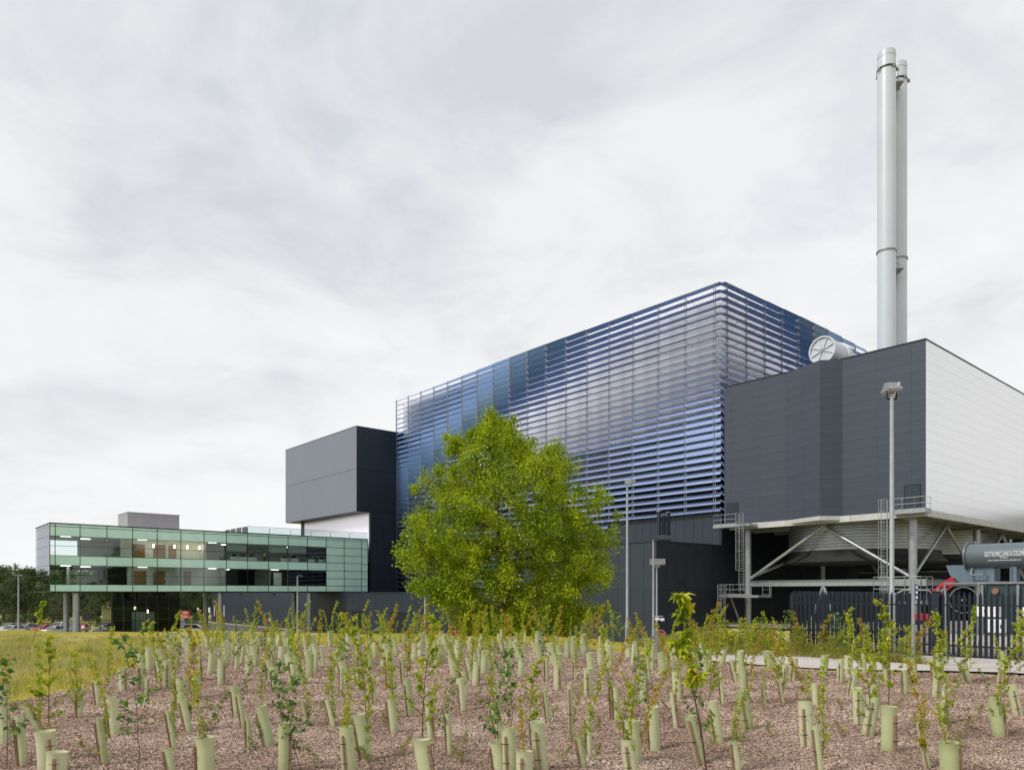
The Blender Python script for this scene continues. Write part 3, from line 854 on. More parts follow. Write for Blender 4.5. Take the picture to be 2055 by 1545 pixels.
# glazed lobby beneath the wing
LBX = OX - 2.2
ly0, ly1 = on_x(224, LBX), on_x(361, LBX)
lob = Thing('glass_lobby', 'dark glazed entrance lobby tucked under the office wing', 'building', (LBX, ly0, S), 'L')
lys = lin(ly0, ly1, 6); lzs = [S + .15, S + 1.5, S + 2.9, S + 4.6, OB - .13]
for i in range(6):
    for j in range(4):
        lob.boxpiece('pane', LBX - .05, LBX, lys[i] + .05, lys[i + 1] - .05, lzs[j] + .04, lzs[j + 1] - .04, g_lobby)
for x0, x1 in zip(lin(LBX - 6, LBX, 4)[:-1], lin(LBX - 6, LBX, 4)[1:]):
    for j in range(4): lob.boxpiece('pane', x0 + .05, x1 - .05, ly0 - .02, ly0 + .03, lzs[j] + .04, lzs[j + 1] - .04, g_lobby)
mb = MB()
for y in lys: mb.box(LBX - .12, LBX + .03, y - .05, y + .05, S, OB - .13)
for z in lzs: mb.box(LBX - .1, LBX + .02, ly0, ly1, z - .04, z + .04)
lob.part('frame', mb, m_frame)
lob.part('rear_wall', MB().box(LBX - 6, LBX - 5.8, ly0 + 1.5, ly1, S, OB - .13), m_dark)
lob.part('white_screen', MB().box(LBX - 3.4, LBX - 3.3, ly0 + 3.4, ly1 - 2.6, S + .1, S + 4.0), m_plaster)
lob.part('side_wall', MB().box(LBX - 6, LBX - .2, ly1 - .15, ly1, S, OB - .13), m_dark)
for px, dz, w in ((271, 4.6, 'left'), (296, 4.1, 'right')):
    t = lamp(px, S + dz, LBX - 1.5); t.e['label'] = 'lit pendant lamp on the %s inside the dark lobby' % w; t.e['group'] = 'lit lamps inside the lobby'
# desks and screens behind the upper office glass
for i, px in enumerate((470, 487, 505, 570, 590, 622, 645)):
    x = OX - 1.6; y = on_x(px, x); zf = zrow[4] - .15
    d = Thing('office_desk', 'pale office desk with screen behind the upper glazing, %s from the left' % ('first', 'second', 'third', 'fourth', 'fifth', 'sixth', 'seventh')[i], 'desk', (x, y, zf), 'L', 'desks behind the upper office glazing')
    d.part('top', MB().box(x - .4, x + .4, y - .8, y + .8, zf + .70, zf + .74), m_signwhite)
    for sx in (-.36, .32):
        for sy in (-.76, .72): d.part('leg', MB().box(x + sx, x + sx + .05, y + sy, y + sy + .05, zf, zf + .70), m_galvd)
    d.part('modesty_panel', MB().box(x + .36, x + .38, y - .7, y + .7, zf + .2, zf + .7), m_signwhite)
    d.part('screen', MB().box(x - .05, x - .01, y - .3, y + .3, zf + .84, zf + 1.2).box(x - .05, x + .0, y - .03, y + .03, zf + .74, zf + .86), m_black)
# ------------------------------------------------------------------ air cooled condenser
AB, ATOP = CZ + 7.3, CZ + 22.3
AXR = 20.8
acc = Thing('air_cooled_condenser', 'raised condenser clad dark blue grey in front and silver on its right side', 'industrial plant', (10, 0, AB), 'L')
acc.part('core', MB().box(0.35, AXR - .1, 0.1, 46, AB + .05, ATOP - 1.4), m_slate2)
acc.part('parapet_core', MB().box(0.35, AXR - .1, 0.1, .4, ATOP - 1.5, ATOP - .05).box(AXR - .4, AXR - .1, .4, 46, ATOP - 1.5, ATOP - .05), m_slate2)
nr = 17
zs = lin(AB, ATOP, nr)
xA, xB, xC = on_y(1578, 0), 11.9, on_y(1690, 0)
yB = -1.5
acc.panels('front_panel', '-y', 0.0, [0.3, on_y(1467, 0), on_y(1525, 0), xA], zs, m_acc, th=.09, gap=.010)
d1 = on_y(1836, 0)
acc.panels('front_panel', '-y', 0.0, [xC, on_y(1760, 0), on_y(1829, 0), AXR - .02], zs, m_acc, th=.09, gap=.010,
           skip=lambda i, j: False)
# the angled bay: two faces that fold out towards the viewer
def angled(p, q, n, m):
    for k in range(n):
        a = (p[0] + (q[0] - p[0]) * k / n, p[1] + (q[1] - p[1]) * k / n); b = (p[0] + (q[0] - p[0]) * (k + 1) / n, p[1] + (q[1] - p[1]) * (k + 1) / n)
        L = math.hypot(b[0] - a[0], b[1] - a[1]); ang = math.atan2(b[1] - a[1], b[0] - a[0])
        me = MB().box(-L / 2 + .005, L / 2 - .005, 0, .09, -(zs[1] - zs[0]) / 2 + .005, (zs[1] - zs[0]) / 2 - .005).mesh('front_panel', m)
        for j in range(nr):
            acc.piece('front_panel', me, ((a[0] + b[0]) / 2, (a[1] + b[1]) / 2, (zs[j] + zs[j + 1]) / 2), (0, 0, ang))
angled((xA, 0), (xB, yB), 2, m_acc); angled((xB, yB), (xC, 0), 1, m_acc)
acc.part('bay_core', MB().prism([(xA + .2, .15), (xB, yB + .25), (xC - .1, .15)], AB + .02, ATOP - .1), m_joint)
ys = lin(0.02, 46, 8)
acc.panels('side_panel', '+x', AXR, [0.1] + [on_x(1880, AXR), on_x(1946, AXR), on_x(2002, AXR), on_x(2062, AXR)] + [24, 34, 46], zs, m_silver, th=.09, gap=.010)
acc.part('capping', MB().box(.2, AXR + .05, -.05, .2, ATOP, ATOP + .12).box(AXR - .2, AXR + .05, .2, 46, ATOP, ATOP + .12), m_slate2)
# doors flush in the front face
for (pa, pb, pt) in ((1459, 1480, 995), (1816, 1846, 953)):
    xa_, xb_ = on_y(pa, -.03), on_y(pb, -.03)
    ht = 2.15
    dr = acc.part('door', MB().box(xa_, xb_, -.05, -.012, AB + .1, AB + .1 + ht), m_slate if pa > 1700 else m_slate2)
    acc.part('door_frame', MB().box(xa_ - .07, xa_, -.07, -.01, AB + .1, AB + .17 + ht).box(xb_, xb_ + .07, -.07, -.01, AB + .1, AB + .17 + ht).box(xa_, xb_, -.07, -.01, AB + .1 + ht, AB + .17 + ht), m_slate2, dr)
    acc.part('handle', MB().box(xa_ + .12, xa_ + .3, -.1, -.05, AB + 1.1, AB + 1.14), m_galv, dr)
# pale edge beams under the cladding
for a, b in zip(lin(1.0, AXR, 6)[:-1], lin(1.0, AXR, 6)[1:]):
    acc.boxpiece('edge_beam', a + .015, b - .015, -.12, .12, AB - .62, AB - .03, m_beam)
for a, b in zip(lin(.2, 46, 11)[:-1], lin(.2, 46, 11)[1:]):
    acc.boxpiece('edge_beam', AXR - .12, AXR + .12, a + .02, b - .02, AB - .62, AB - .03, m_beam)
acc.part('bay_beam', MB().prism([(xA + .4, -.1), (xB, yB - .15), (xC - .1, -.1), (xC - .3, .1), (xA + .8, .1)], AB - .42, AB - .02), m_beam)
acc.part('deck', MB().box(1.1, AXR - .14, .14, 46, AB - .3, AB - .02), m_galvd)
for y in (4.5, 9, 13.5, 18, 23, 28, 33, 38): acc.part('deck_beam', MB().box(1.1, AXR - .14, y - .12, y + .12, AB - .75, AB - .31), m_galvd)
# round fan casings hanging below, ringed with cladding strips
def fan_casing(cx, cy, r, which):
    t = Thing('fan_casing', which, 'fan casing', (cx, cy, AB - 4.2), 'L', 'round fan casings under the condenser')
    rows_ = 9; z0, z1 = AB - 3.15, AB - .4
    for k in range(rows_):
        za, zb = z0 + (z1 - z0) * k / rows_, z0 + (z1 - z0) * (k + 1) / rows_
        t.part('cladding_ring', MB().lathe((cx, cy, 0), [(r, za + .02), (r + .015, (za + zb) / 2), (r, zb - .02)], n=48, cap=False), m_galv, smooth=True)
    t.part('inner_drum', MB().lathe((cx, cy, 0), [(r - .06, z0), (r - .06, z1)], n=48), m_joint)
    sk = t.part('skirt', MB().lathe((cx, cy, 0), [(r + .05, z0 - .02), (r + .12, z0 - .5), (r + .7, z0 - 1.15)], n=48, cap=False), m_black)
    t.part('mesh_floor', MB().lathe((cx, cy, 0), [(r + .6, z0 - 1.17), (r + .6, z0 - 1.13)], n=48), m_dark)
    for a in range(5):
        an = a * 2 * math.pi / 5
        t.part('fan_blade', MB().bar((cx, cy, z0 - .6), (cx + (r - .3) * math.cos(an), cy + (r - .3) * math.sin(an), z0 - .6), .35), m_galvd)
fan_casing(11.2, 9.0, 7.3, 'nearer round fan casing under the condenser front')
fan_casing(11.2, 26.0, 7.3, 'further round fan casing under the condenser side')
# steel legs and bracing
def col(x, y, label, r=.33):
    t = Thing('steel_column', label, 'column', (x, y, S), 'L', 'steel columns under the condenser')
    t.part('shaft', MB().tube((x, y, S), (x, y, AB - .63), r, n=18), m_galv, smooth=True)
    t.part('base_plate', MB().box(x - .6, x + .6, y - .6, y + .6, S, S + .12), m_galvd)
    t.part('head_plate', MB().box(x - .5, x + .5, y - .5, y + .5, AB - .8, AB - .64), m_galvd)
xl, xr = on_y(1501, .9), on_y(1832, .9)
xm = (xl + xr) / 2
col(xl, .9, 'left front steel column under the dark condenser', .36)
col(xr, .9, 'right front steel column at the condenser corner', .36)
col(xm, 14.5, 'inner steel column between the fan casings'); col(xl, 17.5, 'left rear steel column behind the nearer fan casing')
col(xr, 17.5, 'second steel column along the silver side'); col(xr, 34, 'farthest steel column along the silver side')
def brace(name, pts, r, label):
    c = pts[0]
    t = Thing(name, label, 'brace', c, 'L', 'steel bracing under the condenser')
    for a, b in zip(pts[:-1], pts[1:]): t.part('strut', MB().tube(a, b, r, n=12), m_galv, smooth=True)
    for a in pts[1:-1]: t.part('gusset', MB().box(a[0] - .3, a[0] + .3, a[1] - .06, a[1] + .06, a[2] - .3, a[2] + .35), m_galvd)
zk = CZ + 1.45
brace('cross_brace', [(xl + .35, .9, zk), (xm, .9, AB - .85), (xr - .35, .9, zk)], .16, 'large inverted V brace across the condenser front')
brace('cross_brace', [(xl + .3, 1.1, zk + .1), (xl + 3.6, 9, AB - 2.6)], .15, 'slanting brace behind the left front column')
brace('cross_brace', [(xr, 1.2, zk), (xr, 9, AB - .85), (xr, 17.2, zk)], .14, 'inverted V brace along the near silver side')
brace('cross_brace', [(xr, 17.8, zk), (xr, 25.5, AB - .85), (xr, 33.7, zk)], .18, 'inverted V brace along the far silver side')
brace('cross_brace', [(xm, .9, CZ + .6), (xm - 2.6, .9, S + .1)], .16, 'left strut of the spread leg under the front beam')
brace('cross_brace', [(xm, .9, CZ + .6), (xm + 2.6, .9, S + .1)], .16, 'right strut of the spread leg under the front beam')
brace('cross_brace', [(xm - 3.5, 14.5, AB - 1.0), (xm, 14.5, zk), (xm + 3.5, 14.5, AB - 1.0)], .14, 'V brace behind the nearer fan casing')
hb = Thing('front_tie_beam', 'long horizontal steel beam tying the condenser front columns', 'beam', (xl, .9, CZ + .5), 'L')
hb.part('web', MB().box(xl + .3, xr - .3, .86, .94, CZ + .62, CZ + 1.12), m_galv)
hb.part('flange', MB().box(xl + .3, xr - .3, .72, 1.08, CZ + 1.12, CZ + 1.17), m_galv); hb.part('flange', MB().box(xl + .3, xr - .3, .72, 1.08, CZ + .57, CZ + .62), m_galv)
hb2 = Thing('side_tie_beam', 'horizontal steel beam tying the silver side columns', 'beam', (xr, 1, CZ + .5), 'L')
hb2.part('web', MB().box(xr - .04, xr + .04, 1.2, 33.8, CZ + .62, CZ + 1.12), m_galv)
hb2.part('flange', MB().box(xr - .18, xr + .18, 1.2, 33.8, CZ + 1.12, CZ + 1.17), m_galv); hb2.part('flange', MB().box(xr - .18, xr + .18, 1.2, 33.8, CZ + .57, CZ + .62), m_galv)

# turbine hall closing the view behind the condenser
th = Thing('turbine_hall', 'dark panelled hall wall closing the view behind the condenser legs', 'building', (20, 46.5, S), 'L')
th.part('core', MB().box(-14, 90, 46.6, 60, S, AB + 2.9), m_joint)
th.panels('wall_panel', '-y', 46.5, lin(-14, 90, 34), [S + .05, 2.4, AB - .75, AB + 3], m_slate2, th=.08, gap=.02)
th.part('roof', MB().box(-14, 90.1, 46.4, 60, AB + 3.0, AB + 3.14), m_slate2)
cw = Thing('clad_screen', 'pale ribbed cladding screen under the condenser behind the fence', 'wall', (14, 22, S), 'L')
cw.panels('screen_panel', '-y', 20.0, lin(6, 17, 9), [S + .05, CZ + 2.2], m_slate2, th=.08, gap=.03)
cw.part('rail', MB().box(6, 17, 20.1, 20.3, CZ + 2.2, CZ + 2.35), m_galvd)

# access platforms and ladders
def rail(mb, pts, z, h=1.1, step=1.3, r=.025):
    for (a, b) in zip(pts[:-1], pts[1:]):
        L = math.hypot(b[0] - a[0], b[1] - a[1]); n = max(1, round(L / step))
        for k in range(n + 1):
            x, y = a[0] + (b[0] - a[0]) * k / n, a[1] + (b[1] - a[1]) * k / n
            mb.tube((x, y, z), (x, y, z + h), r, n=6)
        for hh in (h, h * .52): mb.tube((a[0], a[1], z + hh), (b[0], b[1], z + hh), r, n=6)
        mb.box(min(a[0], b[0]) - .01, max(a[0], b[0]) + .01, min(a[1], b[1]) - .01, max(a[1], b[1]) + .01, z, z + .13)
def ladder(t, x, y, z0, z1, cage=True):
    t.part('ladder_stile', MB().box(x - .28, x - .23, y - .03, y + .03, z0, z1 + 1.1), m_galv)
    t.part('ladder_stile', MB().box(x + .23, x + .28, y - .03, y + .03, z0, z1 + 1.1), m_galv)
    mb = MB(); z = z0 + .3
    while z < z1 + 1.0: mb.tube((x - .23, y, z), (x + .23, y, z), .016, n=5); z += .3
    t.part('rungs', mb, m_galv)
    if cage:
        mb = MB(); z = z0 + 2.2
        while z < z1 + 1.1:
            pts = [(x + .36 * math.cos(a), y - .36 + .42 * -math.sin(a) + .0, z) for a in [R(d) for d in range(-20, 201, 20)]]
            mb.path(pts, .018, n=5); z += 1.0
        for d in (10, 50, 90, 130, 170):
            a = R(d); mb.tube((x + .36 * math.cos(a), y - .36 - .42 * math.sin(a), z0 + 2.2), (x + .36 * math.cos(a), y - .36 - .42 * math.sin(a), z1 + 1.1), .014, n=5)
        t.part('safety_cage', mb, m_galv)
px0, px1 = on_y(1435, -1.3), on_y(1508, -1.3)
ap = Thing('access_platform', 'galvanised ladder tower with two railed platforms left of the condenser', 'access tower', (px0 + 2, -1.0, S), 'L')
ap.part('upper_deck', MB().box(px0, px1, -1.7, -.15, AB - .45, AB - .18), m_galv)
mb = MB(); rail(mb, [(px0 + .03, -.2), (px0 + .03, -1.67), (px1 - 1.6, -1.67)], AB - .18); ap.part('upper_railing', mb, m_galv)
lx = on_y(1489, -1.6)
ladder(ap, lx, -1.75, CZ + .05, AB - .18)
z2 = CZ - .35
qx0, qx1 = on_y(1452, -1.6), on_y(1530, -1.6)
ap.part('lower_deck', MB().box(qx0, qx1, -2.4, .2, z2 - .25, z2), m_galv)
mb = MB(); rail(mb, [(qx0 + .03, .15), (qx0 + .03, -2.37), (qx1 - .8, -2.37)], z2); rail(mb, [(qx1 - .03, -1.5), (qx1 - .03, .15)], z2); ap.part('lower_railing', mb, m_galv)
ladder(ap, on_y(1449, -2.8), -2.6, S, z2)
ap.part('bracket', MB().bar((qx0 + .6, -1.2, z2 - .3), (xl - .2, .6, S + 2.2), .16), m_galvd)
ap.part('hoop', MB().path([(qx1 - 1.2, -.6, z2 - .2), (qx1 + .1, -.6, z2 - .2), (qx1 + .25, -.6, z2 + .1), (qx1 + .25, -.6, z2 + 1.4)], .05), m_galv)
px0, px1 = on_y(1786, -1.4), on_y(1858, -1.4)
ap2 = Thing('access_platform', 'galvanised ladder tower with railed platforms at the condenser corner', 'access tower', (px0 + 2, -1.0, S), 'L')
ap2.part('upper_deck', MB().box(px0, px1, -1.5, -.15, AB - .4, AB - .12), m_galv)
mb = MB(); rail(mb, [(px0 + .03, -1.47), (px1 - .9, -1.47), (px1 - .03, -1.47), (px1 - .03, -.2)], AB - .12); ap2.part('upper_railing', mb, m_galv)
ladder(ap2, on_y(1775, -1.6), -1.6, CZ - 1.0, AB - .12)
qx0, qx1 = on_y(1756, -2.2), on_y(1852, -2.2)
z3 = CZ - .9
ap2.part('lower_deck', MB().box(qx0, qx1, -2.6, .1, z3 - .25, z3), m_galv)
mb = MB(); rail(mb, [(qx0 + .03, .05), (qx0 + .03, -2.57), (qx1 - .03, -2.57), (qx1 - .03, .05)], z3, h=2.2); ap2.part('lower_railing', mb, m_galv)
for (x, y) in ((qx0 + .2, -2.4), (qx1 - .2, -2.4), (qx0 + .2, -.1), (qx1 - .2, -.1)): ap2.part('leg', MB().bar((x, y, S), (x, y, z3 - .26), .16), m_galv)
ap2.part('cable_tray', MB().box(qx0 + 1.8, qx0 + 4.4, -2.5, -2.3, z3 + 1.4, z3 + 2.0), m_galv)

# exhaust duct lying on the condenser roof
dx, dy, dz = 8.9, 5.0, CZ + 25.35
duct = Thing('steam_duct', 'fat white steam duct with a spoked end lying on the condenser roof', 'duct', (dx, dy, ATOP - 1.4), 'L')
duct.part('barrel', MB().lathe((dx, 0, dz), [(1.34, dy), (1.34, dy + 4.2), (.95, dy + 5.2), (.95, 30)], axis='y', n=40), m_stack, smooth=True)
duct.part('end_rim', MB().ring((dx, dy - .02, dz), 1.46, .16, axis='y', n=40, h=.3), m_stack)
mb = MB()
for a in range(4):
    an = R(a * 45 + 22); mb.bar((dx - 1.3 * math.cos(an), dy - .06, dz - 1.3 * math.sin(an)), (dx + 1.3 * math.cos(an), dy - .06, dz + 1.3 * math.sin(an)), .1)
duct.part('end_spokes', mb, m_stack); duct.part('end_boss', MB().lathe((dx, 0, dz), [(.2, dy - .16), (.2, dy)], axis='y', n=16), m_galvd)
duct.part('band', MB().ring((dx, dy + 3.0, dz), 1.42, .1, axis='y', n=40, h=.25), m_white)
for y in (dy + 1, dy + 3.6): duct.part('saddle', MB().box(dx - 1.2, dx + 1.2, y - .15, y + .15, ATOP - 1.4, dz - .9), m_galvd)
duct.part('walkway_rail', MB().tube((dx + 1.5, dy + 3, ATOP + .75), (dx + 7, dy + 3, ATOP + .9), .06), m_galvd)

# ------------------------------------------------------------------ chimneys
def chimney(px, d, ztop, r, label, zs_ring):
    x = ray(px) * d
    t = Thing('chimney', label, 'chimney', (x, d, S), 'W', 'twin chimneys')
    t.part('lower_shaft', MB().tube((x, d, S), (x, d, zs_ring), r, n=48), m_stack, smooth=True)
    t.part('upper_shaft', MB().lathe((x, d, 0), [(r, zs_ring), (r, ztop), (r - .12, ztop), (r - .12, ztop - 2)], n=48, cap=False), m_stack, smooth=True)
    t.part('flange', MB().ring((x, d, zs_ring), r + .12, .2, n=48, h=.22), m_galvd)
    tr = t.part('top_band', MB().ring((x, d, ztop - 2.35), r + .08, .15, n=48, h=.22), m_slate2)
    for a in (-160, -75, -20, 40, 120):
        an = R(a); c = (x + (r + .22) * math.cos(an), d + (r + .22) * math.sin(an), ztop - 2.5)
        t.part('aviation_light', MB().box(c[0] - .13, c[0] + .13, c[1] - .13, c[1] + .13, c[2] - .22, c[2] + .18), mat('lamp_housing', (0.30, 0.25, 0.23), 0.5))
    t.part('rim_seam', MB().ring((x, d, ztop - .75), r + .015, .06, n=48, h=.06), m_galvd)
    return x, d
z1 = CZ + (HOR - 108) / F * 103
x1, y1 = chimney(1779, 103, z1, 1.18, 'taller front chimney of smooth pale grey steel', CZ + (HOR - 506) / F * 103)
z2_ = CZ + (HOR - 132) / F * 106.5
x2, y2 = chimney(1802, 106.5, z2_, 1.18, 'rear chimney partly hidden behind the front one', CZ + (HOR - 522) / F * 106.5)
for z, w in ((z2_ - 4.4, 'upper'), (CZ + (HOR - 548) / F * 105, 'lower')):
    t = Thing('chimney_link', '%s steel tie bracket joining the two chimneys' % w, 'bracket', (x1, y1, z), 'W', 'tie brackets between the chimneys')
    t.part('deck', MB().box(x1 + .7, x1 + 2.6, y1 + .2, y2 - .2, z - .12, z), m_galvd)
    t.part('tie', MB().bar((x1 + 1.0, y1 + .6, z + .3), (x2 - .2, y2 - 1.0, z + .3), .2), m_galv)
    t.part('ladder_post', MB().bar((x1 + 2.2, y1 + 1.2, z - .1), (x1 + 2.2, y1 + 1.2, z + 1.8), .08), m_galvd)
    t.part('rail', MB().bar((x1 + 1.0, y1 + 1.0, z + 1.0), (x1 + 2.9, y1 + 1.6, z + 1.0), .06), m_galvd)

# ------------------------------------------------------------------ palisade fence and gate
FH = 2.14
def picket_mesh(h):
    w, d = .048, .03
    prof = [(-w, 0), (-w * .35, d * .5), (0, d), (w * .35, d * .5), (w, 0), (0, d * .35)]
    secs = [[(x, -y, z) for x, y in prof] for z in (0, h - .16)]
    secs.append([(x * .15, -y, h - .02) for x, y in prof]); 
    return MB().loft(secs).mesh('picket', m_fence)
pk = picket_mesh(FH)
post0 = Vector((13.95, 24.4))
cornerL = on_y(1587, W2L(*post0)[1]); pL = W2L(*post0)
def fence_run(name, label, cat, p, q, step, axis, posts):
    """p,q local points; pickets stand between"""
    t = Thing(name, label, cat, (p[0], p[1], Hf(*L2W(*p))), 'L', 'navy palisade fencing')
    L = math.hypot(q[0] - p[0], q[1] - p[1]); n = int(L / step)
    rot = math.atan2(q[1] - p[1], q[0] - p[0])
    zb0, zb1 = Hf(*L2W(*p)), Hf(*L2W(*q))
    for k in range(n):
        s_ = (k + .5) / n; x, y = p[0] + (q[0] - p[0]) * s_, p[1] + (q[1] - p[1]) * s_
        t.piece('picket', pk, (x + .045 * math.sin(rot), y - .045 * math.cos(rot), zb0 + (zb1 - zb0) * s_ + .03), (0, 0, rot))
    for hz in (.42, FH - .42):
        t.part('rail', MB().bar((p[0], p[1], zb0 + hz), (q[0], q[1], zb1 + hz), .05), m_fence)
    for k in range(posts):
        s_ = k / max(1, posts - 1); x, y = p[0] + (q[0] - p[0]) * s_, p[1] + (q[1] - p[1]) * s_
        t.part('post', MB().box(x - .05, x + .05, y + .03, y + .13, zb0 - .1, zb0 + FH - .1), m_fence)
    return t
cL = (cornerL, pL[1])
fence_run('palisade_fence', 'navy palisade fence run left of the thick gate post', 'fence', cL, (pL[0] - .1, pL[1]), .172, 'x', 3)
fence_run('palisade_fence', 'navy palisade fence run going back from the left corner', 'fence', (cL[0], cL[1] + .1), (cL[0], cL[1] + 11), .172, 'y', 5)
fence_run('palisade_gate', 'navy palisade gate with pointed pickets right of the thick post', 'gate', (pL[0] + .14, pL[1]), (pL[0] + 4.6, pL[1]), .150, 'x', 2)
gp = Thing('gate_post', 'thick square navy gate post in the palisade fence', 'post', (pL[0], pL[1], 0), 'L')
gp.part('shaft', MB().box(pL[0] - .11, pL[0] + .11, pL[1] - .11, pL[1] + .11, -.2, FH), m_fence); gp.part('cap', MB().box(pL[0] - .13, pL[0] + .13, pL[1] - .13, pL[1] + .13, FH, FH + .03), m_fence)

# ------------------------------------------------------------------ compound: transformer, kiosk, lift
tx, ty = W2L(*at(1942, 1116, 38).xy); tz = CZ + (HOR - 1117) / F * 38
tr = Thing('power_transformer', 'dark green power transformer with a grey tank on top behind the gate', 'transformer', (tx + 3, ty + 1, Hf(*L2W(tx + 3, ty + 1))), 'L')
zg = tr.o[2]
tk = tr.part('conservator_tank', MB().lathe((0, ty, tz), [(.02, tx - .06), (.60, tx), (.62, tx + .05), (.62, tx + 6), (.02, tx + 6.1)], axis='x', n=40), m_tank, smooth=True)
tr.part('end_flange', MB().ring((tx + .02, ty, tz), .7, .1, axis='x', n=40, h=.08), m_tank, tk)
for a in (.35, 1.9, 3.4): tr.part('lifting_lug', MB().box(tx + a - .06, tx + a + .06, ty - .03, ty + .03, tz + .6, tz + .8), m_tank, tk)
def text(parent, s_, size, loc, m, rot=(R(90), 0, 0), align='LEFT', ext=.003, name='lettering', fit=None):
    c = bpy.data.curves.new(name, 'FONT'); c.body = s_; c.size = size; c.extrude = ext; c.align_x = align; c.align_y = 'CENTER'
    c.materials.append(m)
    tmp = link(name, c)
    dg = bpy.context.evaluated_depsgraph_get()
    me = bpy.data.meshes.new_from_object(tmp.evaluated_get(dg))
    bpy.data.objects.remove(tmp)
    o = link(name, me, parent, loc, rot)
    if fit:
        xs_ = [v.co.x for v in me.vertices]; o.scale = (fit / max(max(xs_) - min(xs_), 1e-4), 1, 1)
    return o
def tloc(x, y, z): return (x - tr.o[0], y - tr.o[1], z - tr.o[2])
a0 = R(9)
tw = text(tr.e, 'ELETTROMECCANICA COLOMBO', .33, tloc(tx + .95, ty - .625 * math.cos(a0) - .004, tz + .06), m_signwhite, fit=1.78)
text(tr.e, 'ITALY', .12, tloc(tx + 1.62, ty - .625, tz - .115), m_signwhite, fit=.32)
text(tr.e, 'www.elettromeccanicacolombo.com', .11, tloc(tx + 1.08, ty - .612, tz - .24), m_signwhite, rot=(R(80 + 20), 0, 0), fit=1.42)
tr.part('main_tank', MB().box(tx + .9, tx + 6.5, ty - 1.1, ty + 1.6, zg, zg + 2.55), m_xform)
for k in range(6): tr.part('stiffener', MB().box(tx + 1.1 + k * .9, tx + 1.2 + k * .9, ty - 1.2, ty - 1.1, zg + .1, zg + 2.5), m_xform)
tr.part('cover_plate', MB().box(tx + .8, tx + 6.6, ty - 1.2, ty + 1.7, zg + 2.55, zg + 2.65), m_galvd)
tr.part('cable_box', MB().add([(tx - .95, ty - .2, tz - .42), (tx + 1.25, ty - .2, tz - .42), (tx + 1.25, ty - .2, tz - 1.35), (tx - .2, ty - .2, tz - 1.35), (tx - .75, ty - .2, tz - .95),
                               (tx - .95, ty + .7, tz - .42), (tx + 1.25, ty + .7, tz - .42), (tx + 1.25, ty + .7, tz - 1.35), (tx - .2, ty + .7, tz - 1.35), (tx - .75, ty + .7, tz - .95)],
        [(0, 4, 3, 2, 1), (5, 6, 7, 8, 9), (0, 1, 6, 5), (1, 2, 7, 6), (2, 3, 8, 7), (3, 4, 9, 8), (4, 0, 5, 9)]), m_bluebox)
tr.part('valve_pipes', MB().path([(tx + .3, ty - .3, tz - .6), (tx + .3, ty - .5, tz - .95), (tx + .9, ty - .5, tz - .95), (tx + .9, ty - .5, tz - .7)], .05)
        .path([(tx + 2.0, ty - .3, tz - .6), (tx + 2.0, ty - .3, zg + 2.6)], .07).path([(tx + 3.5, ty - .3, tz - .6), (tx + 3.5, ty - .3, zg + 2.6)], .07), m_tank)
for a in (2.1, 3.6): tr.part('tank_support', MB().box(tx + a - .12, tx + a + .12, ty - .3, ty + .3, zg + 2.64, tz - .5), m_bluebox)
for a in (1.6, 4.05): tr.part('round_gauge', MB().lathe((tx + a, 0, zg + 2.2), [(.15, ty - 1.3), (.15, ty - 1.2)], axis='y', n=20), m_signwhite if a > 2 else mat('rusty_gauge', (0.25, 0.13, 0.09), .6))
for a in (1.05, 2.55): tr.part('upright_pipe', MB().tube((tx + a, ty - 1.3, zg), (tx + a, ty - 1.3, zg + 2.5), .07), m_galv, smooth=True)
tr.part('fan_guard', MB().ring((tx + .1, ty - .9, zg + 1.75), .66, .03, axis='y', n=36, h=.03), m_galv)
tr.part('fan_motor', MB().lathe((tx + .1, 0, zg + 1.75), [(.07, ty - 1.0), (.08, ty - .7)], axis='y', n=16), m_galv)
tr.part('fan_frame', MB().bar((tx - .8, ty - .8, zg), (tx - .8, ty - .8, zg + 2.6), .07).bar((tx + .8, ty - .8, zg), (tx + .8, ty - .8, zg + 2.6), .07).bar((tx - .8, ty - .8, zg + 2.6), (tx + .8, ty - .8, zg + 2.6), .07), m_galvd)
# white control cabinets seen through the gate
def cabinet(pa, pb, ya, yb, d, label):
    p = at(pa, ya, d); q = at(pb, yb, d); z0 = Hf(p.x, d)
    lx0, ly0_ = W2L(p.x, p.y); lx1 = lx0 + (q.x - p.x) * 1.15
    t = Thing('control_cabinet', label, 'cabinet', ((lx0 + lx1) / 2, ly0_, z0), 'L', 'white control cabinets in the compound')
    t.part('housing', MB().box(lx0, lx1, ly0_, ly0_ + .5, q.z, p.z), m_white)
    nd = 2
    for k in range(nd):
        a = lx0 + (lx1 - lx0) * k / nd + .02; b = lx0 + (lx1 - lx0) * (k + 1) / nd - .02
        dd = t.part('door', MB().box(a, b, ly0_ - .03, ly0_ - .002, q.z + .03, p.z - .03), m_signwhite)
        t.part('handle', MB().box(b - .07, b - .04, ly0_ - .06, ly0_ - .03, (p.z + q.z) / 2 - .08, (p.z + q.z) / 2 + .08), m_black, dd)
    t.part('stand', MB().box(lx0 + .05, lx0 + .12, ly0_ + .1, ly0_ + .2, z0, q.z).box(lx1 - .12, lx1 - .05, ly0_ + .1, ly0_ + .2, z0, q.z), m_galvd)
cabinet(1956, 1993, 1214, 1237, 34, 'white cabinet seen through the upper part of the gate')
cabinet(1977, 2004, 1242, 1269, 33.4, 'small white cabinet with a red switch seen through the gate')
cabinet(2052, 2085, 1215, 1236, 35, 'white cabinet at the right edge behind the gate')
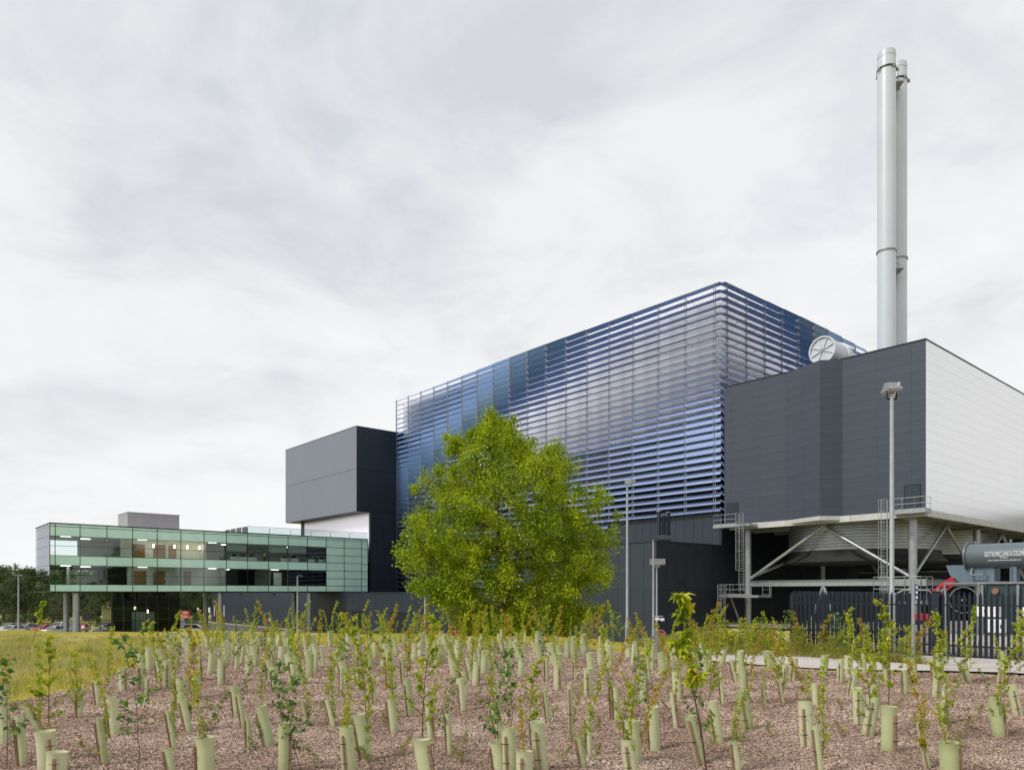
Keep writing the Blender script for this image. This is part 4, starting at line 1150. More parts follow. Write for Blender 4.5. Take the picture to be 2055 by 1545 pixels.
for k, (d, h) in enumerate(((29.5, .28), (33, .3))):
    a = W2L(*at(1890, 1300, d).xy); 
    t = Thing('bund_wall', ('nearer', 'further')[k] + ' low grey bund wall inside the compound', 'wall', (a[0] + 3, a[1], Hf(*L2W(a[0] + 3, a[1]))), 'L', 'bund walls in the compound')
    for j in range(6): t.boxpiece('block', a[0] + j * 1.3, a[0] + j * 1.3 + 1.28, a[1], a[1] + .25, t.o[2] - .1, t.o[2] + h, m_concrete)
gcx0, gcx1 = pL[0] - 5.2, pL[0] + 30
def lgrid(name, x0, x1, y0, y1, m, dz, label):
    nx, ny = 40, 24; vs_ = []
    for j in range(ny + 1):
        for i in range(nx + 1):
            wx, wy = L2W(x0 + (x1 - x0) * i / nx, y0 + (y1 - y0) * j / ny); vs_.append((wx, wy, Hf(wx, wy) + dz))
    id_ = np.arange(nx)[None, :] + np.arange(ny)[:, None] * (nx + 1)
    o = link(name, fast_mesh(name, np.array(vs_), np.stack([id_, id_ + 1, id_ + nx + 2, id_ + nx + 1], -1).reshape(-1, 4), m, True)); return tag(o, label, kind='structure')
lgrid('gravel_yard', pL[0] - 4.6, pL[0] + 30, pL[1] + .3, pL[1] + 44, mat('gravel', (0.19, 0.165, 0.145), .95, var=.3, vscale=5, bump=.4, bscale=40), .09, 'brown gravel surface of the fenced compound')
lgrid('gravel_yard', pL[0] - 22, pL[0] - 4.6, pL[1] + 12, pL[1] + 44, MATS['gravel'], .09, 'brown gravel bank behind the far end of the fence')
# red boom of a lift
bm = Thing('boom_lift', 'red boom lift with its arm raised behind the gate', 'boom lift', (*at(1850, 1187, 47).xy, Hf(*at(1850, 1187, 47).xy)), 'W')
def A(px, py, d=47): return at(px, py, d)
bm.part('boom', MB().bar(A(1868, 1190), A(1928, 1147), .13), m_red); bm.part('lower_boom', MB().bar(A(1880, 1196), A(1919, 1169), .09), m_red)
bm.part('link', MB().bar(A(1890, 1176), A(1900, 1172), .2).bar(A(1905, 1166), A(1912, 1162), .2), m_red)
bm.part('hydraulic_ram', MB().tube(A(1880, 1194), A(1908, 1166), .07), m_galv)
b0 = A(1845, 1215)
bm.part('turret', MB().box(b0.x - .5, b0.x + .5, b0.y - .5, b0.y + .7, b0.z - .9, b0.z - .5), m_red)
bm.part('counterweight', MB().box(b0.x - 1.3, b0.x - .9, b0.y - .5, b0.y + .7, b0.z - .8, b0.z + .1), m_black)
bm.part('riser', MB().bar((b0.x + .6, b0.y, b0.z + .2), A(1870, 1192), .18), m_slate2)
bm.part('chassis', MB().box(b0.x - 1.2, b0.x + 1.4, b0.y - .6, b0.y + .8, b0.z - 1.5, b0.z - .92), m_slate2)
for sx in (-.9, 1.1):
    for sy in (-.75, .65): bm.part('wheel', MB().lathe((b0.x + sx, 0, b0.z - 1.5), [(.42, b0.y + sy), (.42, b0.y + sy + .3)], axis='y', n=20), m_black)
# orange work platform beyond the crest
od = 84
c0 = at(862, 1280, od); c1 = at(924, 1256, od)
zg2 = Hf(c0.x + 1.7, od)
lf = Thing('scissor_lift', 'orange scissor lift platform standing left of the big tree', 'scissor lift', ((c0.x + c1.x) / 2, od, zg2), 'W')
lf.part('deck', MB().box(c0.x, c1.x, od - .7, od + .7, c0.z, c0.z + .45), m_orange)
mb = MB(); zt_ = c1.z
for k in range(7):
    x = c0.x + (c1.x - c0.x) * k / 6
    for y in (od - .68, od + .68): mb.bar((x, y, c0.z + .4), (x, y, zt_), .06)
for y in (od - .68, od + .68):
    for z in (c0.z + .75, zt_): mb.bar((c0.x, y, z), (c1.x, y, z), .06)
for x in (c0.x, c1.x): mb.bar((x, od - .68, zt_), (x, od + .68, zt_), .06)
lf.part('guard_rail', mb, m_orange)
lf.part('control_box', MB().box(c0.x + 1.5, c0.x + 2.1, od - .78, od - .6, c0.z + .6, zt_ + .1), m_slate)
for k in range(2):
    za, zb_ = zg2 + .6 + (c0.z - zg2 - .6) * k / 2, zg2 + .6 + (c0.z - zg2 - .6) * (k + 1) / 2
    for y in (od - .5, od + .5): lf.part('scissor_arm', MB().bar((c0.x + .3, y, za), (c1.x - .3, y, zb_), .1).bar((c1.x - .3, y + .05, za), (c0.x + .3, y + .05, zb_), .1), m_black)
lf.part('chassis', MB().box(c0.x, c1.x, od - .65, od + .65, zg2 + .3, zg2 + .6), m_orange)
for sx in (.4, (c1.x - c0.x) - .4):
    for sy in (-.7, .5): lf.part('wheel', MB().lathe((c0.x + sx, 0, zg2 + .3), [(.3, od + sy), (.3, od + sy + .2)], axis='y', n=16), m_black)

# ------------------------------------------------------------------ lamp posts and poles
def post(px, d, ztop, r, label, head, z0=None, name='lamp_post', cat='lamp post', group='street lamps'):
    x = ray(px) * d; zb = Hf(x, d) if z0 is None else z0
    t = Thing(name, label, cat, (x, d, zb), 'W', group)
    t.part('pole', MB().lathe((x, d, 0), [(r * 1.5, zb), (r * 1.5, zb + .9), (r, zb + 1.0), (r * .72, ztop)], n=14), m_galv, smooth=True)
    if head == 'twin':
        w = .24
        for s_ in (-1,):
            lm = t.part('floodlight', MB().loft([[(x - w * .75, d - .2, ztop + .34), (x + w * .75, d - .2, ztop + .34), (x + w * .75, d + .2, ztop + .34), (x - w * .75, d + .2, ztop + .42)],
                                            [(x - w, d - .38, ztop + .05), (x + w, d - .38, ztop + .05), (x + w, d + .38, ztop + .05), (x - w, d + .38, ztop + .05)]]), m_galvd)
        t.part('lens', MB().box(x - w + .05, x + w - .05, d - .33, d + .33, ztop + .0, ztop + .045), mat('lamp_lens', (0.5, 0.5, 0.5), 0.2))
        t.part('bracket', MB().path([(x - w + .06, d, ztop + .04), (x - w + .06, d, ztop - .24), (x + w - .06, d, ztop - .24), (x + w - .06, d, ztop + .04)], .03), m_black)
        t.part('spigot', MB().tube((x, d, ztop - .3), (x + .12, d - .35, ztop + .3), .03), m_white)
    elif head == 'single':
        t.part('lantern', MB().loft([[(x - 0.074, d - 0.099, ztop + 0.012), (x - 0.074, d + 0.099, ztop + 0.012), (x - 0.124, d + 0.074, ztop + 0.186), (x - 0.124, d - 0.074, ztop + 0.186)],
                                     [(x + 0.186, d - 0.124, ztop + 0.074), (x + 0.186, d + 0.124, ztop + 0.074), (x + 0.136, d + 0.087, ztop + 0.285), (x + 0.136, d - 0.087, ztop + 0.285)],
                                     [(x + 0.372, d - 0.081, ztop + 0.161), (x + 0.372, d + 0.081, ztop + 0.161), (x + 0.347, d + 0.062, ztop + 0.260), (x + 0.347, d - 0.062, ztop + 0.260)]]), m_galvd)
        t.part('lens', MB().box(x - .03, x + .24, d - .07, d + .07, ztop + .03, ztop + .06), MATS.get('lamp_lens') or m_white)
    elif head == 'side':
        t.part('lantern', MB().loft([[(x, d - .1, ztop), (x, d + .1, ztop), (x, d + .1, ztop + .08), (x, d - .1, ztop + .08)],
                                     [(x + .3, d - .16, ztop + .02), (x + .3, d + .16, ztop + .02), (x + .3, d + .12, ztop + .16), (x + .3, d - .12, ztop + .16)],
                                     [(x + .62, d - .1, ztop + .02), (x + .62, d + .1, ztop + .02), (x + .62, d + .08, ztop + .08), (x + .62, d - .08, ztop + .08)]]), m_slate)
    elif head == 'bar':
        t.part('lantern', MB().box(x - .5, x + .6, d - .14, d + .14, ztop, ztop + .12), m_galvd)
    elif head == 'camera':
        t.part('camera_housing', MB().box(x - .22, x + .26, d - .14, d + .14, ztop, ztop + .2).tube((x + .02, d, ztop - .08), (x + .02, d, ztop), .1, n=12), m_galvd)
    t.part('access_door', MB().box(x - .04, x + .04, d - r * 1.5 - .012, d - r * 1.5 + .01, zb + .35, zb + .75), m_galvd)
    return t, x, d
post(1789.5, 28.3, CZ + (HOR - 788) / F * 28.3, .095, 'tall lamp post with a wide floodlight head in front of the condenser', 'twin')
post(1258.5, 33, CZ + (HOR - 974) / F * 33, .062, 'tall lamp post standing right of the big tree', 'single')
t, x, d = post(1311, 22.8, CZ + (HOR - 1083) / F * 22.8, .034, 'short lamp post left of the stop sign with small cameras', 'side')
t.part('camera', MB().box(x + .05, x + .16, d - .12, d + .02, 1.28, 1.36), m_white); t.part('camera', MB().box(x + .2, x + .32, d - .1, d + .02, 1.26, 1.34), m_white)
t.part('camera_arm', MB().bar((x, d, 1.4), (x + .3, d, 1.4), .03), m_galv)
post(1318, 25, CZ + (HOR - 1133) / F * 25, .032, 'grey camera pole just behind the short lamp post', 'camera', name='camera_pole', cat='pole', group=None)
post(597, 80, CZ + (HOR - 1156) / F * 80, .09, 'slim lamp post in front of the right part of the office', 'side')
post(853, 72, CZ + (HOR - 1100) / F * 72, .1, 'slim lamp post half hidden by the left edge of the big tree', 'bar')
post(37, 112, CZ + (HOR - 1155) / F * 112, .13, 'lamp post in the car park left of the office', 'bar')
# thin pole with a small blue plate before the fence
sp = Thing('sign_pole', 'thin galvanised pole with a narrow blue plate before the fence', 'pole', (ray(1832.5) * 18.9, 18.9, 0), 'W')
x, d = ray(1832.5) * 18.9, 18.9
sp.part('shaft', MB().tube((x, d, -.05), (x, d, CZ + (HOR - 1165) / F * d), .045, n=12), m_galv, smooth=True)
sp.part('plate', MB().box(x + .045, x + .10, d - .03, d + .03, CZ + (HOR - 1203) / F * d, CZ + (HOR - 1172) / F * d), mat('blue_plate', (0.05, 0.10, 0.35), 0.5))
for k in range(3): sp.part('plate_marking', MB().box(x + .048, x + .098, d - .034, d - .031, 1.98 + k * .13, 2.03 + k * .13), m_signwhite)
hl = Thing('low_railing', 'low galvanised hoop railing behind the fence beside the gate post', 'railing', (*at(1805, 1186, 30).xy, 0), 'W')
q0, q1 = at(1795, 1190, 30), at(1872, 1189, 30)
hl.part('hoop', MB().path([(q0.x, 30, Hf(q0.x, 30)), (q0.x, 30, q0.z - .05), (q0.x + .35, 30, q0.z + .12), (q1.x - .2, 30, q1.z + .1), (q1.x, 30, q1.z - .05), (q1.x, 30, Hf(q1.x, 30))], .035), m_galv)
for px, lab in ((1882, 'left'), (1896, 'right')):
    p = at(px, 1190, 29.4); t = Thing('standpipe', '%s of two grey upright pipes just behind the gate post' % lab, 'pipe', (p.x, p.y, 0), 'W', 'upright pipes behind the gate post')
    t.part('pipe', MB().tube((p.x, p.y, Hf(p.x, p.y)), (p.x, p.y, CZ + .08), .055, n=10), m_galv, smooth=True); t.part('cap', MB().tube((p.x, p.y, CZ + .08), (p.x, p.y, CZ + .14), .07, n=10), m_galvd)

# ------------------------------------------------------------------ signs
sd_ = 48
p = at(1326, 1273, sd_); zb = Hf(p.x, sd_)
st = Thing('stop_sign', 'red octagonal stop sign with white lettering near the lamp posts', 'sign', (p.x, sd_, zb), 'W')
def octa(r): return [(p.x + r * math.cos(R(22.5 + 45 * k)), p.z + r * math.sin(R(22.5 + 45 * k))) for k in range(8)]
def flat(pts, y0, y1):
    n = len(pts); return MB().add([(x, y0, z) for x, z in pts] + [(x, y1, z) for x, z in pts], [tuple(range(n)), tuple(range(2 * n - 1, n - 1, -1))] + [(i, (i + 1) % n, n + (i + 1) % n, n + i) for i in range(n)])
pl = st.part('plate', flat(octa(.33), sd_ - .03, sd_), m_signwhite); st.part('red_face', flat(octa(.295), sd_ - .034, sd_ - .031), m_signred, pl)
st.part('pole', MB().tube((p.x, sd_ + .05, zb), (p.x, sd_ + .05, p.z + .3), .04, n=10), m_galv)
text(st.e, 'STOP', .24, (0, -.037, p.z - zb), m_signwhite, align='CENTER', fit=.46)
sp2 = at(541, 1243, 138)
rs = Thing('speed_sign', 'small round white sign with a red ring by the dark wall', 'sign', (sp2.x, 138, S), 'W')
rs.part('disc', MB().lathe((sp2.x, 0, sp2.z), [(.36, 137.97), (.36, 138)], axis='y', n=24), m_signwhite)
rs.part('ring', MB().ring((sp2.x, 137.96, sp2.z), .36, .08, axis='y', n=24, h=.02), m_signred)
rs.part('pole', MB().tube((sp2.x, 138.05, S), (sp2.x, 138.05, sp2.z), .05), m_galv)
text(rs.e, '10', .4, (0, -.04, sp2.z - S), m_black, align='CENTER')
a_, b_ = at(365, 1225, 140), at(380.5, 1240, 140)
bs = Thing('direction_sign', 'dark red two panel sign on posts below the office', 'sign', ((a_.x + b_.x) / 2, 140, S), 'W')
zm = (a_.z + b_.z) / 2
for k, (z0, z1) in enumerate(((b_.z, zm - .02), (zm + .02, a_.z))):
    pn = bs.part('panel', MB().box(a_.x, b_.x, 139.95, 140, z0, z1), m_signred)
    for j in range(2):
        zz = z0 + (z1 - z0) * (.3 + .4 * j); bs.part('text_line', MB().box(a_.x + .15, b_.x - .2 - .3 * j, 139.945, 139.949, zz - .04, zz + .04), m_signwhite, pn)
for x in (a_.x + .2, b_.x - .2): bs.part('post', MB().tube((x, 140.06, S), (x, 140.06, a_.z), .05), m_galv)
for px, w, pt, pb, pw in ((397.5, 'narrow white notice board on a post', 1219, 1224, 3), (419, 'white notice board on two posts', 1218.5, 1229, 6)):
    a_ = at(px - pw / 2, pt, 145); b_ = at(px + pw / 2, pb, 145)
    t = Thing('notice_board', w + ' near the orange door', 'sign', (a_.x, 145, S), 'W')
    t.part('panel', MB().box(a_.x, b_.x, 144.95, 145, b_.z, a_.z), m_signwhite)
    for x in ((a_.x + b_.x) / 2 - .2, (a_.x + b_.x) / 2 + .2): t.part('post', MB().tube((x, 145.05, S), (x, 145.05, a_.z), .04), m_galv)
a_, b_ = at(165, 1232, 136), at(181, 1243, 136)
db = Thing('car_park_sign', 'dark blank board on two posts in the car park', 'sign', (a_.x, 136, S), 'W')
db.part('panel', MB().box(a_.x, b_.x, 135.95, 136, b_.z, a_.z), m_slate2)
for x in (a_.x + .1, b_.x - .1): db.part('post', MB().tube((x, 136.06, S), (x, 136.06, a_.z), .06), m_galv)
lr = at(166, 1257, 122)
lb = Thing('life_ring_stand', 'red and white ring sign between the parked cars', 'sign', (lr.x, 122, S), 'W')
lb.part('ring', MB().ring((lr.x, 122, lr.z), .5, .16, axis='y', n=28, h=.12), m_signred); lb.part('disc', MB().lathe((lr.x, 0, lr.z), [(.35, 122), (.35, 122.04)], axis='y', n=20), m_signwhite)
lb.part('post', MB().tube((lr.x, 122.1, S), (lr.x, 122.1, lr.z), .06), m_galv)

# ------------------------------------------------------------------ vehicles
m_tyre = m_black; m_carglass = mat('car_glass', (0.02, 0.026, 0.03), 0.08, 0.0, spec=0.8)
m_light = mat('headlamp', (0.8, 0.8, 0.78), 0.15); m_tail = mat('tail_lamp', (0.45, 0.02, 0.02), 0.25)
m_plate = mat('number_plate', (0.75, 0.72, 0.45), 0.5)
def car(px, d, rz, paint, label, tall=1.0, L=4.2, van=False):
    x = ray(px) * d
    t = Thing('parked_van' if van else 'parked_car', label, 'van' if van else 'car', (x, d, S), 'C', 'vehicles parked beyond the meadow', rz)
    hw = .87; h = (1.46 if not van else 2.2) * tall; belt = .92 * tall if not van else 1.2
    f = L / 4.2
    prof = [(-2.08, .35, .62), (-1.95, .28, .86), (-1.2, .26, belt - .02), (-.7, .26, belt), (.9, .26, belt), (1.7, .26, belt), (2.02, .28, belt - .08), (2.1, .36, .6)] if not van else \
           [(-2.1, .35, .8), (-1.95, .3, 1.05), (-1.5, .28, belt), (-.7, .28, belt), (.9, .28, belt), (1.7, .28, belt), (2.05, .28, belt), (2.1, .36, .8)]
    secs = []
    for (l, zb_, zt_) in prof:
        w = hw * (.9 if abs(l) > 2 else 1.0)
        secs.append([(l * f, -w * .92, zb_), (l * f, -w, zb_ + .2), (l * f, -w, zt_ - .15), (l * f, -w * .9, zt_), (l * f, w * .9, zt_), (l * f, w, zt_ - .15), (l * f, w, zb_ + .2), (l * f, w * .92, zb_)])
    t.part('body', MB().loft(secs), paint, smooth=True)
    cab = [(-1.15, belt - .06, belt + .02, .82), (-.42, belt - .06, h - .07, .70), (.1, belt - .06, h - .03, .70), (1.2, belt - .06, h - .06, .68), (1.85, belt - .06, belt + .1, .78)] if not van else \
          [(-1.55, belt - .06, belt + .02, .8), (-1.0, belt - .06, h - .07, .76), (.1, belt - .06, h - .03, .78), (1.95, belt - .06, h - .05, .78), (2.08, belt - .06, belt + .1, .8)]
    secs = [[(l * f, -.84, zb_), (l * f, -w, zt_), (l * f, w, zt_), (l * f, .84, zb_)] for l, zb_, zt_, w in cab]
    t.part('windows', MB().loft(secs), m_carglass if not van else paint)
    r_ = cab[1:4]
    secs = [[(l * f, -w - .01, zt_ - .06), (l * f, -w + .04, zt_ + .035), (l * f, w - .04, zt_ + .035), (l * f, w + .01, zt_ - .06)] for l, zb_, zt_, w in r_]
    t.part('roof', MB().loft(secs), paint, smooth=True)
    mb = MB()
    for s_ in (-1, 1):
        for (l0, z0, w0), (l1, z1, w1) in (((cab[0][0], belt, .84), (cab[1][0], h - .07, .71)), ((.3, belt, .85), (.3, h - .05, .71)), ((cab[4][0], belt, .82), (cab[3][0], h - .06, .69))):
            mb.bar((l0 * f, s_ * w0, z0), (l1 * f, s_ * w1, z1), .07)
    t.part('pillars', mb, paint)
    for l in (-1.3, 1.28):
        for s_ in (-1, 1):
            w = t.part('wheel', MB().lathe((l * f, 0, .32), [(.3, s_ * .66), (.32, s_ * .7), (.32, s_ * .86), (.28, s_ * .89)], axis='y', n=20), m_tyre)
            t.part('rim', MB().lathe((l * f, 0, .32), [(.2, s_ * .885), (.2, s_ * .9)], axis='y', n=16), m_galv, w)
    for s_ in (-1, 1):
        t.part('headlight', MB().box(-2.07 * f, -1.9 * f, s_ * .7 - .15, s_ * .7 + .15, .62, .78), m_light)
        t.part('tail_light', MB().box(2.0 * f, 2.1 * f, s_ * .72 - .11, s_ * .72 + .11, .66, .92), m_tail)
        t.part('mirror', MB().box(-.75 * f, -.6 * f, s_ * .98 - .1, s_ * .98 + .1, belt + .02, belt + .16), paint)
    t.part('number_plate', MB().box(2.09 * f, 2.12 * f, -.26, .26, .52, .63).box(-2.12 * f, -2.09 * f, -.26, .26, .45, .56), m_plate)
    t.part('bumper', MB().box(-2.11 * f, -1.95 * f, -.8, .8, .34, .5).box(1.98 * f, 2.12 * f, -.8, .8, .36, .52), m_slate2)
p_silver = mat('silver_paint', (0.45, 0.47, 0.50), 0.25, 0.6, coat=.5); p_white = mat('white_paint', (0.78, 0.79, 0.80), 0.25, coat=.6)
p_red = mat('red_car_paint', (0.55, 0.02, 0.025), 0.25, coat=.6); p_blue = mat('steel_blue_paint', (0.16, 0.22, 0.33), 0.25, 0.4, coat=.6); p_black = mat('black_paint', (0.02, 0.02, 0.022), 0.2, coat=.6)
away = math.atan2(-1, .45)   # noses roughly to the viewer
car(22, 131, R(75), p_silver, 'silver parked car at the far left of the car park')
car(25, 122, R(80), p_white, 'white parked car half hidden by grass at the far left')
car(57, 129, R(70), p_silver, 'silver parked car just right of the car park lamp post')
car(91, 126, R(78), p_red, 'bright red parked car in the car park')
car(121, 130, R(80), p_white, 'white parked car left of the paired office columns', tall=1.12)
car(112, 121, R(65), p_white, 'low white parked car in front of the taller white one')
car(155, 127, R(75), p_silver, 'silver parked car behind the front left office column')
car(216, 124, R(20), p_blue, 'steel blue parked car left of the glass lobby')
car(243, 127, R(12), p_silver, 'silver parked car directly before the glass lobby')
car(381, 121, R(8), p_white, 'white people carrier parked right of the glass lobby', tall=1.15, L=4.4)
car(1380, 74, R(-60), p_white, 'pale van parked beyond the stop sign', van=True, L=5.0)

# person at the upper office window
def person(x, y, z, rz, label):
    me = bpy.data.meshes.new('body')
    J = dict(pel=(0, 0, .95), sp=(0, .02, 1.15), ch=(0, .02, 1.36), nk=(0, .01, 1.5), hd=(0, -.02, 1.6), tp=(0, -.02, 1.73),
             ls=(-.18, .02, 1.42), le=(-.25, .03, 1.14), lw=(-.24, -.08, .9), lh=(-.24, -.11, .8), rs=(.18, .02, 1.42), re=(.26, .03, 1.14), rw=(.26, -.08, .9), rh=(.26, -.11, .8),
             lp=(-.1, 0, .9), lk=(-.11, -.02, .5), la=(-.11, .02, .08), lt=(-.12, -.14, .03), rp=(.1, 0, .9), rk=(.11, -.02, .5), ra=(.11, .02, .08), rt=(.12, -.14, .03))
    E = 'pel-sp sp-ch ch-nk nk-hd hd-tp ch-ls ls-le le-lw lw-lh ch-rs rs-re re-rw rw-rh pel-lp lp-lk lk-la la-lt pel-rp rp-rk rk-ra ra-rt'.split()
    rad = dict(pel=.15, sp=.14, ch=.16, nk=.06, hd=.095, tp=.07, ls=.07, le=.05, lw=.035, lh=.04, rs=.07, re=.05, rw=.035, rh=.04, lp=.1, lk=.065, la=.045, lt=.04, rp=.1, rk=.065, ra=.045, rt=.04)
    ks = list(J); me.from_pydata([J[k] for k in ks], [(ks.index(a), ks.index(b)) for a, b in (e_.split('-') for e_ in E)], [])
    t = Thing('person', label, 'person', (*L2W(x, y), z), 'C', rz=rz)
    o = link('body', me, t.e)
    bm_ = bmesh.new(); bm_.from_mesh(me); lay = bm_.verts.layers.skin.verify(); bm_.verts.ensure_lookup_table()
    for i, k in enumerate(ks):
        sv = bm_.verts[i][lay]; sv.radius = (rad[k], rad[k] * (.75 if k in ('pel', 'sp', 'ch') else 1)); sv.use_root = (k == 'pel')
    bm_.to_mesh(me); bm_.free()
    o.modifiers.new('skin', 'SKIN')
    o.modifiers.new('sub', 'SUBSURF').levels = 1
    me.materials.append(mat('dark_trousers', (0.03, 0.03, 0.04), .8))
    t.part('hi_vis_vest', MB().loft([[(math.cos(a) * w, math.sin(a) * w * .72 + .02, zz) for a in [R(30 * k) for k in range(12)]] for zz, w in ((.92, .19), (1.1, .185), (1.3, .21), (1.44, .2), (1.5, .09))]), mat('hi_vis_yellow', (0.65, 0.85, 0.04), .6), smooth=True)
    t.part('hair', MB().lathe((0, -.02, 1.66), [(.1, 0), (.1, .06), (.07, .12), (.01, .14)], n=12), m_black)
    t.part('face', MB().lathe((0, -.05, 1.6), [(.03, -.09), (.08, -.04), (.085, .04), (.06, .08)], n=12), mat('skin', (0.45, 0.26, 0.18), .5))
person(OX - 1.0, on_x(531, OX - 1), zrow[4] - .15, LANG + R(90), 'person in a yellow high visibility vest at the upper office window')
# ------------------------------------------------------------------ foliage helpers
def unit(v):
    return v / np.maximum(np.linalg.norm(v, axis=1, keepdims=True), 1e-9)
def leaf_arrays(c, ax, nm, size, kind='diamond', droop=0.25, wid=0.62):
    """c base points, ax pointing directions, nm leaf normals (n,3); size (n,)"""
    ax = unit(ax); nm = unit(nm - ax * np.sum(nm * ax, 1, keepdims=True)); sd = np.cross(ax, nm)
    s_ = size[:, None]
    if kind == 'diamond':
        v = np.stack([c, c + (ax * .5 + sd * .5 * wid - nm * .06) * s_, c + (ax - nm * droop) * s_, c + (ax * .5 - sd * .5 * wid - nm * .06) * s_], 1)
        n = len(c); return v.reshape(-1, 3), np.arange(4 * n).reshape(-1, 4)
    if kind == 'ovate':
        k = 6
        v = np.stack([c, c + (ax * .25 + sd * .42 * wid + nm * .05) * s_, c + (ax * .62 + sd * .40 * wid + nm * .02) * s_, c + (ax - nm * droop) * s_,
                      c + (ax * .62 - sd * .40 * wid + nm * .02) * s_, c + (ax * .25 - sd * .42 * wid + nm * .05) * s_], 1)
        n = len(c); b = np.arange(n)[:, None] * k
        f = np.concatenate([b + np.array([[0, 1, 2, 3]]), b + np.array([[0, 3, 4, 5]])])
        return v.reshape(-1, 3), f
    # lobed: five narrow rhombi fanned from the stalk
    vs, n = [c], len(c)
    fs = []
    k = 1
    angs = (0, 42, -42, 92, -92); ls = (1.0, .82, .82, .5, .5)
    for a, l in zip(angs, ls):
        a = R(a); d = ax * math.cos(a) + sd * math.sin(a); p = -ax * math.sin(a) + sd * math.cos(a)
        vs += [c + (d * .5 * l + p * .17 + nm * .03) * s_, c + (d * l - nm * droop * l) * s_, c + (d * .5 * l - p * .17 + nm * .03) * s_]
        fs.append((0, k, k + 1, k + 2)); k += 3
    v = np.stack(vs, 1); b = np.arange(n)[:, None] * k
    f = np.concatenate([b + np.array([q]) for q in fs])
    return v.reshape(-1, 3), f

# ------------------------------------------------------------------ trees
def skeleton(targets, trunk, r0=0.2, jitter=0.12):
    """grow branches from trunk points out to every target; returns segments (p,q,rp,rq)"""
    nodes = [Vector(t) for t in trunk]; par = [-1] + list(range(len(trunk) - 1))
    P = np.array([list(v) for v in nodes])
    order = np.argsort(np.linalg.norm(targets - np.array(trunk[-1]) * np.array([1, 1, .7]), axis=1))
    ends = []
    for i in order:
        t = targets[i]
        d = P - t
        dist = np.linalg.norm(d, axis=1) + 0.8 * np.maximum(0, P[:, 2] - t[2] + .2)
        j = int(np.argmin(dist))
        L = np.linalg.norm(P[j] - t)
        steps = max(1, int(L / 0.9)); cur = j; a = P[j].copy()
        for k in range(1, steps + 1):
            s_ = k / steps
            q = a + (t - a) * s_
            q = q + np.array([0, 0, 0.12 * L * math.sin(math.pi * s_)]) * .6
            if k < steps: q = q + rng.normal(0, jitter * .6, 3)
            P = np.vstack([P, q]); par.append(cur); cur = len(par) - 1
        ends.append(cur)
    n = len(par); cnt = np.zeros(n)
    for e_ in ends: cnt[e_] += 1
    for i in range(n - 1, 0, -1): 
        if par[i] >= 0: cnt[par[i]] += cnt[i]
    rad = r0 * np.sqrt(np.maximum(cnt, .6) / max(cnt[0], 1))
    return P, par, rad
def tubes_mesh(name, P, par, rad, m, rmin=0.012, n=5, trunk_n=0):
    mb = MB()
    for i in range(1, len(par)):
        j = par[i]
        mb.tube(P[j], P[i], max(rad[j] if j < trunk_n or rad[i] > rad[j] * .6 else rad[i] * 1.25, rmin), max(rad[i], rmin), n=(9 if rad[i] > .07 else n), cap=False)
    return mb.mesh(name, m, True)
m_bark = mat('bark', (0.085, 0.066, 0.048), 0.9, var=0.3, vscale=4, bump=.5, bscale=14, stretch=(3, 3, .7))
m_stem = mat('sapling_stem', (0.13, 0.07, 0.045), 0.75, var=0.25, vscale=8)

l_big = leaf_mat('spring_green_leaf', [(0.050, 0.095, 0.005), (0.140, 0.235, 0.008), (0.31, 0.415, 0.010), (0.50, 0.56, 0.015), (0.66, 0.65, 0.03)], transl=.44, rough=.42, patch=.6)
l_wood = leaf_mat('woodland_leaf', [(0.030, 0.056, 0.014), (0.056, 0.098, 0.022), (0.09, 0.142, 0.032), (0.135, 0.185, 0.044)], transl=.2, rough=.6, patch=.12)
l_wood2 = leaf_mat('pale_woodland_leaf', [(0.045, 0.068, 0.028), (0.075, 0.105, 0.040), (0.11, 0.14, 0.052), (0.16, 0.175, 0.06)], transl=.25, rough=.6, patch=.12)
l_maple = leaf_mat('maple_leaf', [(0.12, 0.21, 0.012), (0.25, 0.36, 0.015), (0.40, 0.49, 0.02), (0.55, 0.56, 0.03), (0.62, 0.46, 0.04)], transl=.4, rough=.4, patch=2.2)
l_amber = leaf_mat('amber_leaf', [(0.18, 0.22, 0.02), (0.34, 0.33, 0.03), (0.52, 0.44, 0.035), (0.56, 0.36, 0.04), (0.46, 0.20, 0.04)], transl=.4, rough=.45, patch=2.0)
l_birch = leaf_mat('birch_leaf', [(0.040, 0.11, 0.035), (0.085, 0.18, 0.035), (0.17, 0.27, 0.025), (0.28, 0.35, 0.03)], transl=.3, rough=.35, patch=2.5)
l_weed = leaf_mat('weed_leaf', [(0.11, 0.16, 0.015), (0.23, 0.28, 0.025), (0.38, 0.38, 0.04), (0.48, 0.40, 0.08)], transl=.3, rough=.55, patch=1.2)

def crown_leaves(name, cent, rads, per, size, m, up=.35, outward=None, kind='diamond'):
    n = len(cent)
    idx_ = np.repeat(np.arange(n), per)
    g_ = rng.normal(0, 1, (len(idx_), 3)); g_ = unit(g_) * (rng.uniform(0, 1, (len(idx_), 1)) ** .55)
    p = cent[idx_] + g_ * rads[idx_][:, None] * np.array([1, 1, 1.05])
    ax = rng.normal(0, 1, (len(p), 3)) + np.array([0, 0, .1]) + (0 if outward is None else unit(p - outward) * .9)
    nm = rng.normal(0, .75, (len(p), 3)) + np.array([0, 0, 1.0])
    V, Fq = leaf_arrays(p, ax, nm, rng.uniform(.7, 1.3, len(p)) * size, kind)
    return fast_mesh(name, V, Fq, m)

